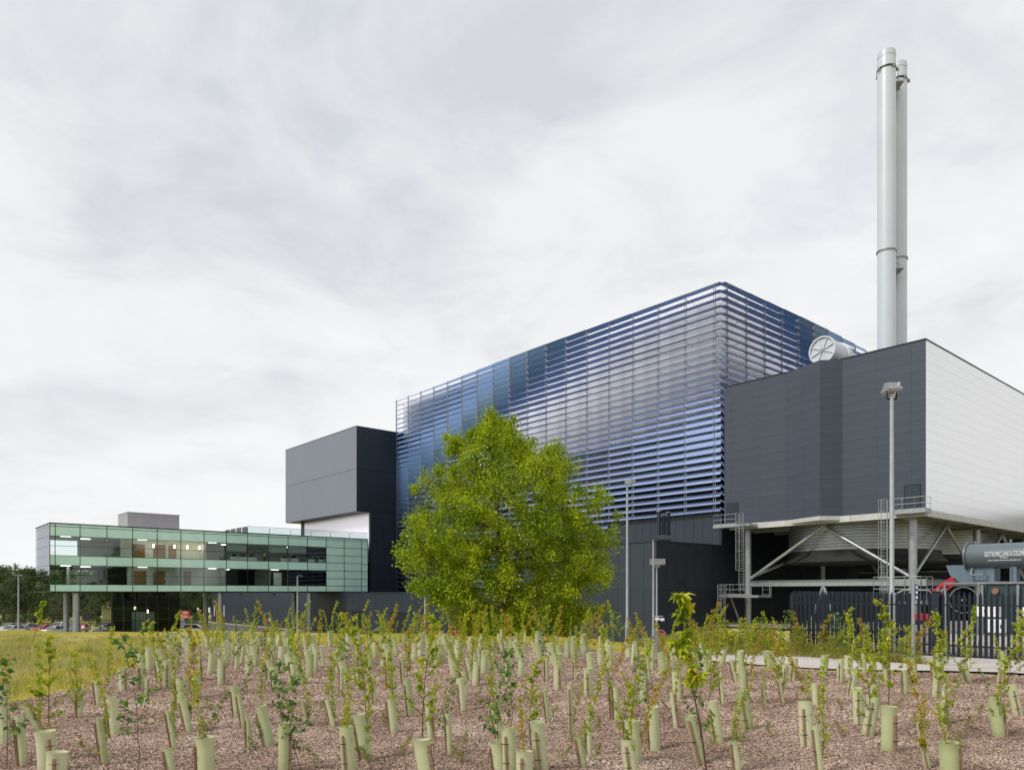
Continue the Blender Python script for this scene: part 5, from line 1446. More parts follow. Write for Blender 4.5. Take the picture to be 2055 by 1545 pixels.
# ---- the big tree in front of the hall
def big_tree():
    D = 44.0; k = F / D
    prof = [(825, 972, 1000), (842, 958, 1016), (862, 945, 1038), (882, 905, 1060), (900, 885, 1122), (930, 880, 1150), (950, 862, 1185), (975, 830, 1200), (1000, 818, 1216),
            (1040, 808, 1238), (1075, 798, 1244), (1110, 796, 1246), (1150, 806, 1244), (1185, 826, 1232), (1215, 855, 1224), (1240, 885, 1210), (1262, 915, 1180), (1280, 960, 1120)]
    ys_ = np.array([q[0] for q in prof], float); Ls = np.array([q[1] for q in prof], float); Rs = np.array([q[2] for q in prof], float)
    x0 = (1022 - 1027.5) / k; zb = Hf(x0, D) 
    cents = []
    tries = 0
    while len(cents) < 860 and tries < 90000:
        tries += 1
        py = rng.uniform(856, 1274); l_, r_ = np.interp(py, ys_, Ls), np.interp(py, ys_, Rs)
        cx, hw = (l_ + r_) / 2, (r_ - l_) / 2
        a = rng.uniform(-1, 1); b = rng.uniform(-1, 1) * math.sqrt(max(0, 1 - .85 * a * a))
        rr = min(math.hypot(a, b), .999)
        if rr > 1: continue
        if rr < .5 and rng.uniform() < .6: continue
        if math.sin(a * 6.1 + b * 4.3 + py * .055) + .5 * math.sin(a * 13 + py * .11 - b * 7) < -.55: continue
        if abs(a) > .72 and math.sin(py * .085 + (1.3 if a > 0 else 3.9)) + .35 * math.sin(py * .21 + a * 3) > .15: continue
        if py < 930 and abs(a) > .5 and math.sin(py * .12 + a * 9) > .1: continue
        hm = min(hw, 205) / k
        cents.append(((cx - 1027.5 + a * (hw - 17)) / k, D + b * hm * .95, CZ + (HOR - py) / k))
    for px_, py_ in ((985, 836), (978, 848), (990, 852), (965, 862), (1000, 866), (1032, 850), (1030, 868), (945, 872), (900, 884), (912, 890), (925, 884), (1110, 900), (1100, 908), (1122, 912), (1068, 892), (835, 985), (1225, 1000), (1236, 1035), (810, 1075), (802, 1110)):
        cents.append(((px_ - 1027.5) / k, D + rng.uniform(-.8, .8), CZ + (HOR - py_) / k))
    n0 = len(cents) + 220
    while len(cents) < n0:          # the skirt of the crown is the densest
        py = rng.uniform(1040, 1272); l_, r_ = np.interp(py, ys_, Ls), np.interp(py, ys_, Rs)
        a = rng.uniform(-.88, .88); b = rng.uniform(-1, .2) * math.sqrt(1 - .85 * a * a)
        cents.append((((l_ + r_) / 2 - 1027.5 + a * ((r_ - l_) / 2 - 17)) / k, D + b * min((r_ - l_) / 2, 205) / k * .95, CZ + (HOR - py) / k))
    cents = np.array(cents)
    trunk = [(x0, D, zb - .1), (x0 + .05, D, zb + 1.0), (x0, D + .05, zb + 2.2), (x0 - .1, D, zb + 3.6), (x0 - .3, D - .1, zb + 5.4), (x0 - .6, D, zb + 7.6), (x0 - .9, D, zb + 9.6), (x0 - 1.1, D, zb + 11.6)]
    P, par, rad = skeleton(cents, trunk, .36)
    t = Thing('deciduous_tree', 'large rounded spring green tree standing before the louvred hall', 'tree', (x0, D, zb), 'W')
    off_ = np.array([x0, D, zb])
    link('trunk', tubes_mesh('trunk', P - off_, par, rad, m_bark, .014, trunk_n=8), t.e)
    rads = rng.uniform(.36, .74, len(cents)); rads[-240:-220] = rng.uniform(.26, .42, 20)
    link('crown', crown_leaves('crown', cents - off_, rads, 118, .15, l_big, outward=np.array([0, 0, 5.0])), t.e)
    # twig tips that break the outline
    tip = cents[rng.permutation(len(cents))[:600]]
    outv = unit(tip - np.array([x0, D, zb + 5.0])); s_ = rng.uniform(.3, 1.22, (len(tip), 1)) ** 1.5
    pts = np.repeat(tip, 16, 0) + np.repeat(outv * s_ + np.array([0, 0, .15]) * s_, 16, 0) * rng.uniform(.3, 1, (len(tip) * 16, 1)) + rng.normal(0, .10, (len(tip) * 16, 3))
    V, Fq = leaf_arrays(pts - off_, rng.normal(0, 1, pts.shape) + np.repeat(outv, 16, 0), rng.normal(0, .7, pts.shape) + np.array([0, 0, 1.]), rng.uniform(.09, .15, len(pts)))
    link('twig_tips', fast_mesh('twig_tips', V, Fq, l_big), t.e)
big_tree()

# ---- generic woodland trees
def tree_meshes(h, w, seed, m, per=46, leaf=.34, nc=150, style='round'):
    rs = np.random.default_rng(seed)
    c = []
    while len(c) < nc:
        z = rs.uniform(.14, 1.0); 
        if style == 'round': hw = math.sin(min(1, (z - .08) / .92) ** .7 * math.pi) ** .6 if z < .99 else .1
        elif style == 'cone': hw = (1.02 - z) ** .7
        else: hw = .25 + .75 * math.sin(z * 2.6) ** 1.2 if z > .25 else 0
        a = rs.uniform(0, 2 * math.pi); r_ = math.sqrt(rs.uniform(.08, 1)) * hw * (1 + .16 * math.sin(3 * a + seed + z * 5))
        if hw <= 0: continue
        c.append((r_ * w / 2 * math.cos(a), r_ * w / 2 * math.sin(a), z * h))
    c = np.array(c)
    P, par, rad = skeleton(c[::3], [(0, 0, -.2), (0, .05, h * .15), (.1, 0, h * .3), (0, 0, h * .5), (.05, 0, h * .75)], .028 * h)
    tm = tubes_mesh('trunk', P, par, rad, m_bark, .03, n=4, trunk_n=5)
    cm = crown_leaves('crown', c, rs.uniform(.07, .13, len(c)) * w, per, leaf, m)
    return tm, cm
WT = [tree_meshes(11, 8.5, 1, l_wood), tree_meshes(12, 8, 2, l_wood), tree_meshes(10, 9, 3, l_wood2), tree_meshes(12, 6.5, 4, l_wood2, style='cone'), tree_meshes(6.2, 3.6, 5, l_wood2, per=30, leaf=.16, nc=110, style='vase')]
def plant_tree(v, x, y, s_, label, name='woodland_tree', group='trees behind the car park', rz=None):
    z = Hf(x, y)
    e_ = link(name, None, None, (x, y, z), (0, 0, rz if rz is not None else random.uniform(0, 6.28)), s_)
    tag(e_, label, 'tree', group)
    link('trunk', WT[v][0], e_); link('crown', WT[v][1], e_)
# trees that can be told apart behind the car park and under the office
TL = [(-12, 172, 0, 1.05), (8, 190, 2, 1.25), (28, 160, 2, .95), (50, 178, 1, 1.0), (70, 165, 0, 1.05), (88, 185, 3, 1.0), (106, 158, 0, .95), (128, 175, 1, 1.0), (150, 160, 2, .95), (172, 180, 0, 1.05),
      (196, 165, 1, .95), (214, 178, 0, 1.0), (238, 190, 3, 1.0), (300, 195, 0, 1.0), (352, 190, 1, .95), (372, 176, 0, .92), (392, 185, 2, .9), (410, 178, 0, .9), (428, 192, 1, 1.0)]
def ordw(i):
    if i < 20: return ords[i]
    k = i + 1
    return ('twentieth', 'thirtieth', 'fortieth', 'fiftieth', 'sixtieth', 'seventieth', 'eightieth', 'ninetieth')[k // 10 - 2] if k % 10 == 0 else ('twenty ', 'thirty ', 'forty ', 'fifty ', 'sixty ', 'seventy ', 'eighty ', 'ninety ')[k // 10 - 2] + ords[k % 10 - 1]
ords = 'first second third fourth fifth sixth seventh eighth ninth tenth eleventh twelfth thirteenth fourteenth fifteenth sixteenth seventeenth eighteenth nineteenth twentieth'.split()
kinds = {0: 'dark broad', 1: 'dark rounded', 2: 'pale green bushy', 3: 'pale narrow'}
for i, (px, d, v, s_) in enumerate(TL):
    plant_tree(v, ray(px) * d, d, s_, '%s tree behind the car park, %s from the left' % (kinds[v], ords[i]))
for px, w in ((119, 'left'), (180, 'right')):
    plant_tree(4, ray(px) * 139, 139, 1.0, 'young vase shaped car park tree, %s of the two' % w, 'young_tree', 'young trees in the car park')
# shrubs along the back of the car park
SB = tree_meshes(1.8, 3.2, 9, l_wood, per=40, leaf=.14, nc=60)
for i, px in enumerate((5, 30, 62, 200, 222, 395)):
    d = 146; x = ray(px) * d
    e_ = link('shrub', None, None, (x, d, S), (0, 0, i), 1.0 + .2 * (i % 3)); tag(e_, 'low dark shrub at the back of the car park, %s from the left' % ords[i], 'shrub', 'shrubs behind the parked cars')
    link('stems', SB[0], e_); link('foliage', SB[1], e_)
# trees out to the right of the view: the office glass mirrors them
for i, (x, y, v, s_) in enumerate(((64, 22, 0, 1.3), (74, 12, 2, 1.5), (85, 3, 1, 1.5), (58, 34, 2, 1.1), (96, -8, 0, 1.6))):
    plant_tree(v, x, y, s_, 'tree right of the view mirrored in the office glass, %s from the compound' % ords[i], group='trees mirrored in the office glass')
# wooded hill
def hill_wood():
    C, Rr = [], []
    n = 900
    px = np.where(np.arange(n) < 520, rng.uniform(-260, 470, n), rng.uniform(-1100, -260, n)); d = rng.uniform(215, 520, n)
    x = (px - 1027.5) / F * d; z = H(x, d)
    for i in range(n):
        h = rng.uniform(6, 11); k = 14
        a = rng.uniform(0, 6.28, k); zz = rng.uniform(.25, 1, k); r_ = np.sqrt(rng.uniform(0, 1, k)) * np.sin(zz * 2.7) * h * .42
        C.append(np.stack([x[i] + r_ * np.cos(a), d[i] + r_ * np.sin(a), z[i] + zz * h], 1)); Rr.append(np.full(k, h * .13))
    C = np.concatenate(C); Rr = np.concatenate(Rr)
    o = link('hill_woodland', crown_leaves('hill_woodland', C, Rr, 11, .95, leaf_mat('hill_leaf', [(0.030, 0.052, 0.020), (0.055, 0.088, 0.026), (0.085, 0.122, 0.036), (0.14, 0.165, 0.055)], transl=.2, rough=.6, patch=.05)))
    tag(o, 'distant wooded hillside behind the car park', 'woodland', kind='stuff')
hill_wood()

# ------------------------------------------------------------------ meadow grass
def grass(name, label, n, fx, hmin, hmax, w, m, taper=False):
    x, y = fx(n); n = len(x)
    z = H(x, y)
    a = rng.uniform(0, np.pi, n); hh = rng.uniform(hmin, hmax, n) * (0.65 + .7 * (np.sin(x * 1.1 + 2 * np.sin(y * .6)) * np.sin(y * .8 + x * .3) * .5 + .5))
    if taper: hh = hh * np.where(x < 3, 1 - .72 * sstep((y - 24) / 13), 1 - .8 * sstep((x - 2) / 3))
    ln = rng.normal(0, .35, (n, 2)) * hh[:, None]
    b = np.stack([np.cos(a), np.sin(a), np.zeros(n)], 1) * (w * rng.uniform(.6, 1.4, n))[:, None]
    c = np.stack([x, y, z - .01], 1)
    V = np.stack([c - b, c + b, c + np.stack([ln[:, 0], ln[:, 1], hh], 1)], 1).reshape(-1, 3)
    o = link(name, fast_mesh(name, V, np.arange(3 * n).reshape(-1, 3), m)); tag(o, label, 'grass', kind='stuff'); return o
l_grass = leaf_mat('meadow_grass', [(0.21, 0.235, 0.03), (0.42, 0.395, 0.055), (0.59, 0.505, 0.10), (0.70, 0.58, 0.19), (0.76, 0.64, 0.32)], transl=.25, rough=.7, patch=.35, island_span=.8)
def field(n):
    y = np.sqrt(rng.uniform(11.0 ** 2, 44.5 ** 2, n)); x = rng.uniform(-.80, -.15, n) * y
    k = (x < bed_left(np.minimum(y, 33)) - .1 + rng.normal(0, .35, n)) | (y > bed_far(x) + rng.normal(.2, .5, n))
    return x[k], y[k]
grass('meadow_grass', 'dry yellow green meadow grass left of the planting bed', 230000, field, .06, .20, .011, l_grass, True)
def crest(n):
    x = rng.uniform(-16, 12, n); yc = np.interp(x, _cx, _cy); y = rng.uniform(bed_far(x) + .2, yc + 3)
    return x, y
grass('crest_grass', 'long dry grass along the crest behind the planting bed', 60000, crest, .10, .30, .013, l_grass, True)
def verge(n):
    t = rng.uniform(0, 1, n); x = 5.0 + t * 7.1; y0 = np.interp(x, [5.3, 7.6, 10.6, 14], [24.6, 23.8, 22.3, 20.4]); y1 = np.interp(x, [5, 9.5, 10.4, 10.9, 13.5], [33, 41, 43, 28.6, 24.6])
    y = y0 + (y1 - y0) * rng.uniform(0.02, 1, n); return x, y
grass('verge_grass', 'rank grass and weeds between the footpath and the fence', 46000, verge, .10, .32, .012, leaf_mat('verge_blade', [(0.12, 0.15, 0.02), (0.25, 0.25, 0.045), (0.40, 0.32, 0.10), (0.36, 0.24, 0.10)], transl=.25, rough=.7, patch=.9))
def slope(n):
    x = rng.uniform(-60, 20, n); y = rng.uniform(44, 110, n); return x, y
grass('bank_grass', 'green grass on the bank falling to the yard', 40000, slope, .15, .5, .03, leaf_mat('bank_blade', [(0.08, 0.12, 0.02), (0.15, 0.18, 0.03), (0.26, 0.25, 0.06)], transl=.25, rough=.7, patch=.3))

# ------------------------------------------------------------------ saplings
def sapling_meshes(seed, style):
    """nominal height 1.5 m; returns stem mesh, leaf mesh"""
    rs = np.random.default_rng(seed)
    Hn = 1.5
    pts = [np.zeros(3)]
    bend = rs.normal(0, .05, 2); cur = np.array([rs.normal(0, .04), rs.normal(0, .04)])
    n = 12
    for i in range(1, n + 1):
        cur = cur + rs.normal(0, .018, 2) + bend * .12
        pts.append(np.array([pts[-1][0] + cur[0] * .5, pts[-1][1] + cur[1] * .5, Hn * i / n]))
    mb = MB(); r0 = {'maple': .011, 'birch': .008, 'slim': .007, 'amber': .008, 'bush': .007, 'sycamore': .013}[style]
    for i in range(n): mb.tube(pts[i], pts[i + 1], r0 * (1 - .75 * i / n), r0 * (1 - .75 * (i + 1) / n), n=5, cap=False)
    lp, la, sz = [], [], []
    def along(a, b, k, s0, spread, start=0.0):
        for q in np.linspace(start, 1, k):
            p = a + (b - a) * q
            for _ in range(2 if style != 'birch' else 1):
                d = rs.normal(0, 1, 3); d[2] *= .4; d = d / np.linalg.norm(d)
                lp.append(p + d * spread * rs.uniform(.2, 1)); la.append(d + np.array([0, 0, rs.uniform(-.3, .4)])); sz.append(s0 * rs.uniform(.6, 1.25))
    cfg = {'maple': (17, .36, .058, 7, .04, .15), 'birch': (12, .42, .085, 6, .03, .2), 'slim': (20, .13, .055, 6, .035, .08), 'amber': (20, .24, .056, 9, .04, .12), 'bush': (34, .46, .05, 10, .05, .05), 'sycamore': (7, .22, .12, 4, .05, .45)}[style]
    nb_, bl, ls, kl, spd, zmin = cfg
    for j in range(nb_):
        q = zmin + (1 - zmin) * (j + rs.uniform(0, 1)) / nb_
        f = q * n; i = min(int(f), n - 1); p = pts[i] + (pts[i + 1] - pts[i]) * (f - i)
        a = rs.uniform(0, 6.28); L = bl * rs.uniform(.45, 1.1) * (1.15 - q * .75)
        if style in ('maple', 'birch') and rs.uniform() < .12: L *= 1.7
        e_ = p + np.array([math.cos(a) * L, math.sin(a) * L, L * rs.uniform(.35, 1.0)])
        mid = (p + e_) / 2 + np.array([0, 0, -.05 * L])
        mb.tube(p, mid, r0 * .45, r0 * .35, n=4, cap=False); mb.tube(mid, e_, r0 * .35, r0 * .15, n=4, cap=False)
        along(p, mid, max(2, kl // 2), ls, spd, .4); along(mid, e_, kl, ls, spd)
    along(pts[-3], pts[-1] + np.array([0, 0, .03]), 6, ls * .9, spd)
    lp, la, sz = np.array(lp), np.array(la), np.array(sz)
    nm = rs.normal(0, .5, lp.shape) + np.array([0, 0, 1.0])
    kind = {'maple': 'lobed', 'sycamore': 'lobed', 'amber': 'ovate', 'birch': 'ovate', 'slim': 'ovate', 'bush': 'ovate'}[style]
    lm = {'maple': l_maple, 'sycamore': l_maple, 'amber': l_amber, 'birch': l_birch, 'slim': l_maple, 'bush': l_weed}[style]
    V, Fq = leaf_arrays(lp, la, nm, sz, kind, droop=.3, wid=1.0 if style == 'birch' else .7)
    return mb.mesh('stem', m_stem, True), fast_mesh('leaves', V, Fq, lm)
SAP = {st_: [sapling_meshes(100 * i + k, st_) for k in range(4)] for i, st_ in enumerate(('maple', 'birch', 'slim', 'amber', 'bush', 'sycamore'))}
_sc = [0]
def sapling(style, x, y, h, label, group, lean=(0, 0), name='sapling', wid=1.0, cat='sapling', rz=None):
    _sc[0] += 1
    st_, lv = SAP[style][_sc[0] % 4]
    s_ = h / 1.5
    e_ = link(name, None, None, (x, y, Hf(x, y) + .005), (lean[1], lean[0], random.uniform(0, 6.28) if rz is None else rz), (s_ * wid if s_ < 1 else s_ ** .6 * wid, s_ * wid if s_ < 1 else s_ ** .6 * wid, s_))
    tag(e_, label, cat, group)
    link('stem', st_, e_); link('leaves', lv, e_)
    return e_
styl = {'maple': 'bushy yellow green', 'birch': 'sparse round leaved', 'slim': 'slender upright', 'amber': 'amber tinged', 'bush': 'weedy', 'sycamore': 'large leaved'}
# hand placed from the photograph: foot x, foot y, tip y, style
NEAR = [(100, 1478, 1278, 'maple'), (14, 1545, 1322, 'birch'), (62, 1300, 1208, 'sycamore'), (276, 1548, 1288, 'birch'), (222, 1398, 1260, 'slim'), (325, 1386, 1252, 'slim'), (345, 1372, 1270, 'amber'),
        (92, 1520, 1455, 'maple'), (425, 1485, 1392, 'birch'), (366, 1410, 1372, 'maple'), (605, 1548, 1342, 'birch'), (566, 1458, 1345, 'birch'), (526, 1420, 1290, 'slim'), (480, 1420, 1330, 'birch'), (500, 1545, 1452, 'birch'),
        (735, 1436, 1240, 'maple'), (660, 1410, 1262, 'slim'), (690, 1545, 1420, 'maple'), (705, 1470, 1430, 'maple'), (788, 1404, 1288, 'amber'), (848, 1488, 1245, 'maple'), (818, 1366, 1252, 'amber'), (920, 1364, 1232, 'slim'),
        (898, 1436, 1408, 'maple'), (990, 1412, 1262, 'slim'), (1005, 1490, 1448, 'maple'), (1024, 1466, 1310, 'birch'), (1066, 1512, 1325, 'maple'), (1160, 1482, 1448, 'amber'), (1188, 1440, 1398, 'maple'), (1252, 1488, 1288, 'slim'),
        (1278, 1452, 1320, 'birch'), (1228, 1366, 1262, 'amber'), (1418, 1548, 1195, 'sycamore'), (1420, 1420, 1270, 'maple'), (1430, 1512, 1440, 'maple'), (1470, 1500, 1405, 'slim'), (1622, 1410, 1290, 'amber'),
        (1560, 1372, 1268, 'amber'), (1725, 1386, 1225, 'slim'), (1783, 1422, 1208, 'maple'), (1640, 1462, 1398, 'maple'), (1855, 1452, 1392, 'maple'), (1905, 1494, 1340, 'maple'), (1885, 1395, 1225, 'slim'), (1930, 1372, 1262, 'maple'),
        (2022, 1376, 1232, 'maple'), (1985, 1408, 1345, 'birch'), (1950, 1345, 1218, 'slim'), (2046, 1350, 1240, 'maple'), (1515, 1470, 1440, 'maple'), (1505, 1366, 1300, 'amber')]
def place_word(px):
    for lim, w in ((75, 'by the left edge'), (215, 'below the left end of the office'), (370, 'below the glass lobby'), (520, 'below the orange door'), (740, 'below the right end of the office'), (860, 'below the left edge of the louvres'),
                   (960, 'below the scissor lift'), (1130, 'below the big tree'), (1250, 'below the right edge of the big tree'), (1340, 'below the stop sign'), (1480, 'below the ladder tower'), (1620, 'below the fence corner'), (1760, 'below the fence'), (1880, 'below the gate post'), (2000, 'below the gate'), (3000, 'by the right edge')):
        if px < lim: return w
seen = {}
for (px, py, pt, st_) in sorted(NEAR):
    x, d = ground_px(px, py)
    h = (py - pt) * d / F
    base_l = '%s sapling %s' % (styl[st_], place_word(px))
    size_w = 'tall' if h > 1.25 else 'short' if h < .6 else 'medium'
    lab = '%s %s' % (size_w, base_l)
    k = seen.get(lab, 0); seen[lab] = k + 1
    if k: lab += ', %s from left' % ords[k]
    ln = 0.0
    if (px, py) == (1418, 1548): ln = -.10
    sapling(st_, x, d, h, lab, 'saplings among the tree tubes', (ln, 0), rz=0 if ln else None, wid=.85)
# line of taller saplings along the crest
cr_x = [452, 478, 500, 560, 575, 622, 640, 655, 668, 690, 716, 742, 762, 772, 790, 806, 838, 862, 884, 905, 934, 956, 980, 1002, 1028, 1050, 1074, 1098, 1118, 1140, 1162, 1186, 1205, 1228, 1246, 1272, 1215, 1193, 1108, 1040, 990, 920, 850, 780, 730, 700, 605, 590, 540, 515, 430]
cr_x.sort()
for i, px in enumerate(cr_x):
    d = 27 + (i * 7 % 5) * 1.1 + (3 if px < 800 else 0)
    tip = {0: 1228, 1: 1206, 2: 1240, 3: 1222}[i * 5 % 4] + random.uniform(-6, 8)
    x = ray(px) * d; h = (HOR - tip) * d / F + CZ
    st_ = ('amber', 'slim', 'maple', 'amber', 'slim')[i * 3 % 5]
    sapling(st_, x, d, max(h, .7), '%s sapling on the crest line, %s from the left' % (styl[st_], ordw(i)), 'saplings along the crest', wid=.8)
# weeds and saplings between path and fence
WP = [(1362, 24, 1290, 'bush'), (1384, 26, 1268, 'amber'), (1402, 25, 1240, 'amber'), (1418, 24.5, 1212, 'amber'), (1432, 26, 1232, 'maple'), (1448, 25.5, 1228, 'maple'), (1466, 26, 1250, 'bush'), (1486, 25.5, 1270, 'bush'), (1502, 26, 1244, 'amber'), (1522, 27, 1262, 'bush'),
      (1538, 27, 1226, 'slim'), (1556, 26, 1240, 'birch'), (1578, 26, 1224, 'birch'), (1594, 25.5, 1228, 'amber'), (1612, 25, 1258, 'bush'), (1630, 25, 1270, 'amber'), (1648, 24.5, 1232, 'amber'), (1662, 24.5, 1264, 'bush'), (1676, 24.5, 1230, 'birch'), (1690, 24, 1244, 'birch'), (1704, 24, 1272, 'bush'),
      (1728, 23.5, 1240, 'amber'), (1745, 23.5, 1262, 'maple'), (1764, 23, 1248, 'maple'), (1800, 23, 1255, 'maple'), (1822, 22.6, 1232, 'amber'), (1840, 22.5, 1290, 'bush'), (1785, 22.5, 1285, 'bush'), (1715, 22.8, 1290, 'bush'), (1640, 23.4, 1292, 'bush'), (1560, 24, 1290, 'bush'), (1510, 24, 1292, 'bush'), (1450, 24.2, 1288, 'bush'),
      (1415, 24.2, 1284, 'bush'), (1875, 21.5, 1262, 'amber'), (1900, 21, 1290, 'slim')]
_r = random.Random(5)
for k in range(56):
    px = _r.uniform(1375, 1850); d = _r.uniform(22.9, 27.5 if px > 1600 else 31) - max(0, (px - 1600) / 250) * 1.6
    WP.append((px, d, HOR + (CZ - _r.uniform(.45, 1.0)) * F / d, _r.choice(('bush', 'bush', 'bush', 'amber', 'maple'))))
for i, (px, d, tip, st_) in enumerate(sorted(WP)):
    x = ray(px) * d; h = (HOR - tip) * d / F + CZ
    sapling(st_, x, d, max(h, .45), '%s plant on the verge before the fence, %s from the left' % (styl[st_], ordw(i)), 'plants on the verge by the fence', wid=1.15 if st_ == 'bush' else .95, name='verge_plant', cat='plant')
# small sprouts on the mulch
SPR = [(690, 1405), (1490, 1490), (1690, 1480), (925, 1530), (1130, 1530), (1270, 1395), (640, 1430), (150, 1405), (1345, 1400), (1110, 1440), (420, 1425), (1060, 1400), (1960, 1440), (190, 1520), (800, 1440), (1550, 1480)]
for k in range(30): SPR.append((_r.uniform(150, 2000), 1375 + 160 * _r.random() ** 1.2))
for i, (px, py) in enumerate(sorted(SPR)):
    x, d = ground_px(px, py)
    sapling('bush', x, d, .22, 'tiny weed sprouting straight from the mulch, %s from the left' % ordw(i), 'small weeds in the mulch', wid=1.6, name='weed', cat='weed')

# ------------------------------------------------------------------ tree tubes
m_tube = mat('pale_green_tube', (0.57, 0.63, 0.32), 0.5, 0.0, var=.06, vscale=6, rnd=.17, transl=.25)
def muddy_tube():
    m = m_tube; t = m.node_tree
    p = next(n for n in t.nodes if n.type == 'BSDF_PRINCIPLED'); src = p.inputs['Base Color'].links[0].from_socket
    tr_ = next(n for n in t.nodes if n.type == 'BSDF_TRANSLUCENT')
    tcn = N(t, 'ShaderNodeTexCoord'); sp = N(t, 'ShaderNodeSeparateXYZ'); t.links.new(tcn.outputs['Object'], sp.inputs[0])
    nz = N(t, 'ShaderNodeTexNoise'); nz.inputs['Scale'].default_value = 14; nz.inputs['Detail'].default_value = 5
    oi = N(t, 'ShaderNodeObjectInfo'); ad0 = N(t, 'ShaderNodeVectorMath', operation='ADD'); t.links.new(tcn.outputs['Object'], ad0.inputs[0]); t.links.new(oi.outputs['Location'], ad0.inputs[1])
    t.links.new(ad0.outputs[0], nz.inputs['Vector'])
    ma = N(t, 'ShaderNodeMath', operation='MULTIPLY_ADD'); ma.inputs[1].default_value = .22; t.links.new(nz.outputs['Fac'], ma.inputs[0])
    mi = N(t, 'ShaderNodeMath', operation='MULTIPLY'); mi.inputs[1].default_value = -1.0; t.links.new(sp.outputs[2], mi.inputs[0]); t.links.new(mi.outputs[0], ma.inputs[2])
    mr = N(t, 'ShaderNodeMapRange'); mr.inputs['From Min'].default_value = -.02; mr.inputs['From Max'].default_value = .12; mr.inputs['To Max'].default_value = .6; t.links.new(ma.outputs[0], mr.inputs['Value'])
    mx = N(t, 'ShaderNodeMixRGB'); mx.inputs[2].default_value = (.26, .20, .11, 1); t.links.new(mr.outputs[0], mx.inputs[0]); t.links.new(src, mx.inputs[1])
    # weathering: some tubes have yellowed
    mr2 = N(t, 'ShaderNodeMapRange'); mr2.inputs['To Max'].default_value = .7; t.links.new(oi.outputs['Random'], mr2.inputs['Value'])
    mx2 = N(t, 'ShaderNodeMixRGB'); mx2.inputs[2].default_value = (.66, .66, .46, 1); t.links.new(mr2.outputs[0], mx2.inputs[0]); t.links.new(mx.outputs[0], mx2.inputs[1])
    for i_ in (p.inputs['Base Color'], tr_.inputs[0]): t.links.new(mx2.outputs[0], i_)
muddy_tube()
m_stake = mat('stake_wood', (0.27, 0.165, 0.10), 0.85, var=.3, vscale=9, stretch=(6, 6, .6))
m_tie = m_black
TUBE, STAKE, TIE = {}, {}, {}
def tube_parts(wide):
    """unit tube 0.60 m tall; wide 0.20 m across, slim 0.10 m"""
    out_ = []
    for seed in range(3):
        rs = random.Random(seed * 9 + wide); r = .098 if wide else .052; n = 20; hh = .60
        rows_ = []
        for z, k in ((0, 1.0), (.2, .985), (.42, 1.0), (hh - .02, 1.0), (hh, 1.06), (hh, 1.0), (hh - .02, .95), (0.0, .95)):
            rows_.append([((r * k + rs.uniform(-.0015, .0015)) * math.cos(2 * math.pi * i / n) * (1.06 if seed == 1 else 1), (r * k) * math.sin(2 * math.pi * i / n), z + (.008 * math.sin(2 * math.pi * i / n + seed) if z > .5 else 0)) for i in range(n)])
        out_.append(MB().loft(rows_, cap=False).mesh('tube', m_tube, True))
    a = R(-60) if wide else R(200)
    rr = (.098 if wide else .052) + .018
    st_ = MB().box(-.014, .014, -.014, .014, -.02, .50 if wide else .56).mesh('stake', m_stake)
    tis = []
    for z in ((.16, .40) if wide else (.3,)):
        ti = MB(); tis.append(ti); ti.path([((rr + .016) * math.cos(q) , (rr + .016) * math.sin(q), z) for q in [R(180 + k) for k in (-24, -12, 0, 12, 24)]], .005, n=4).tube((-rr - .016, 0, z), (-rr - .05, -.05, z + .01), .004, n=4)
    return out_, st_, [q.mesh('tie', m_tie) for q in tis], rr
TP = {w: tube_parts(w) for w in (0, 1)}
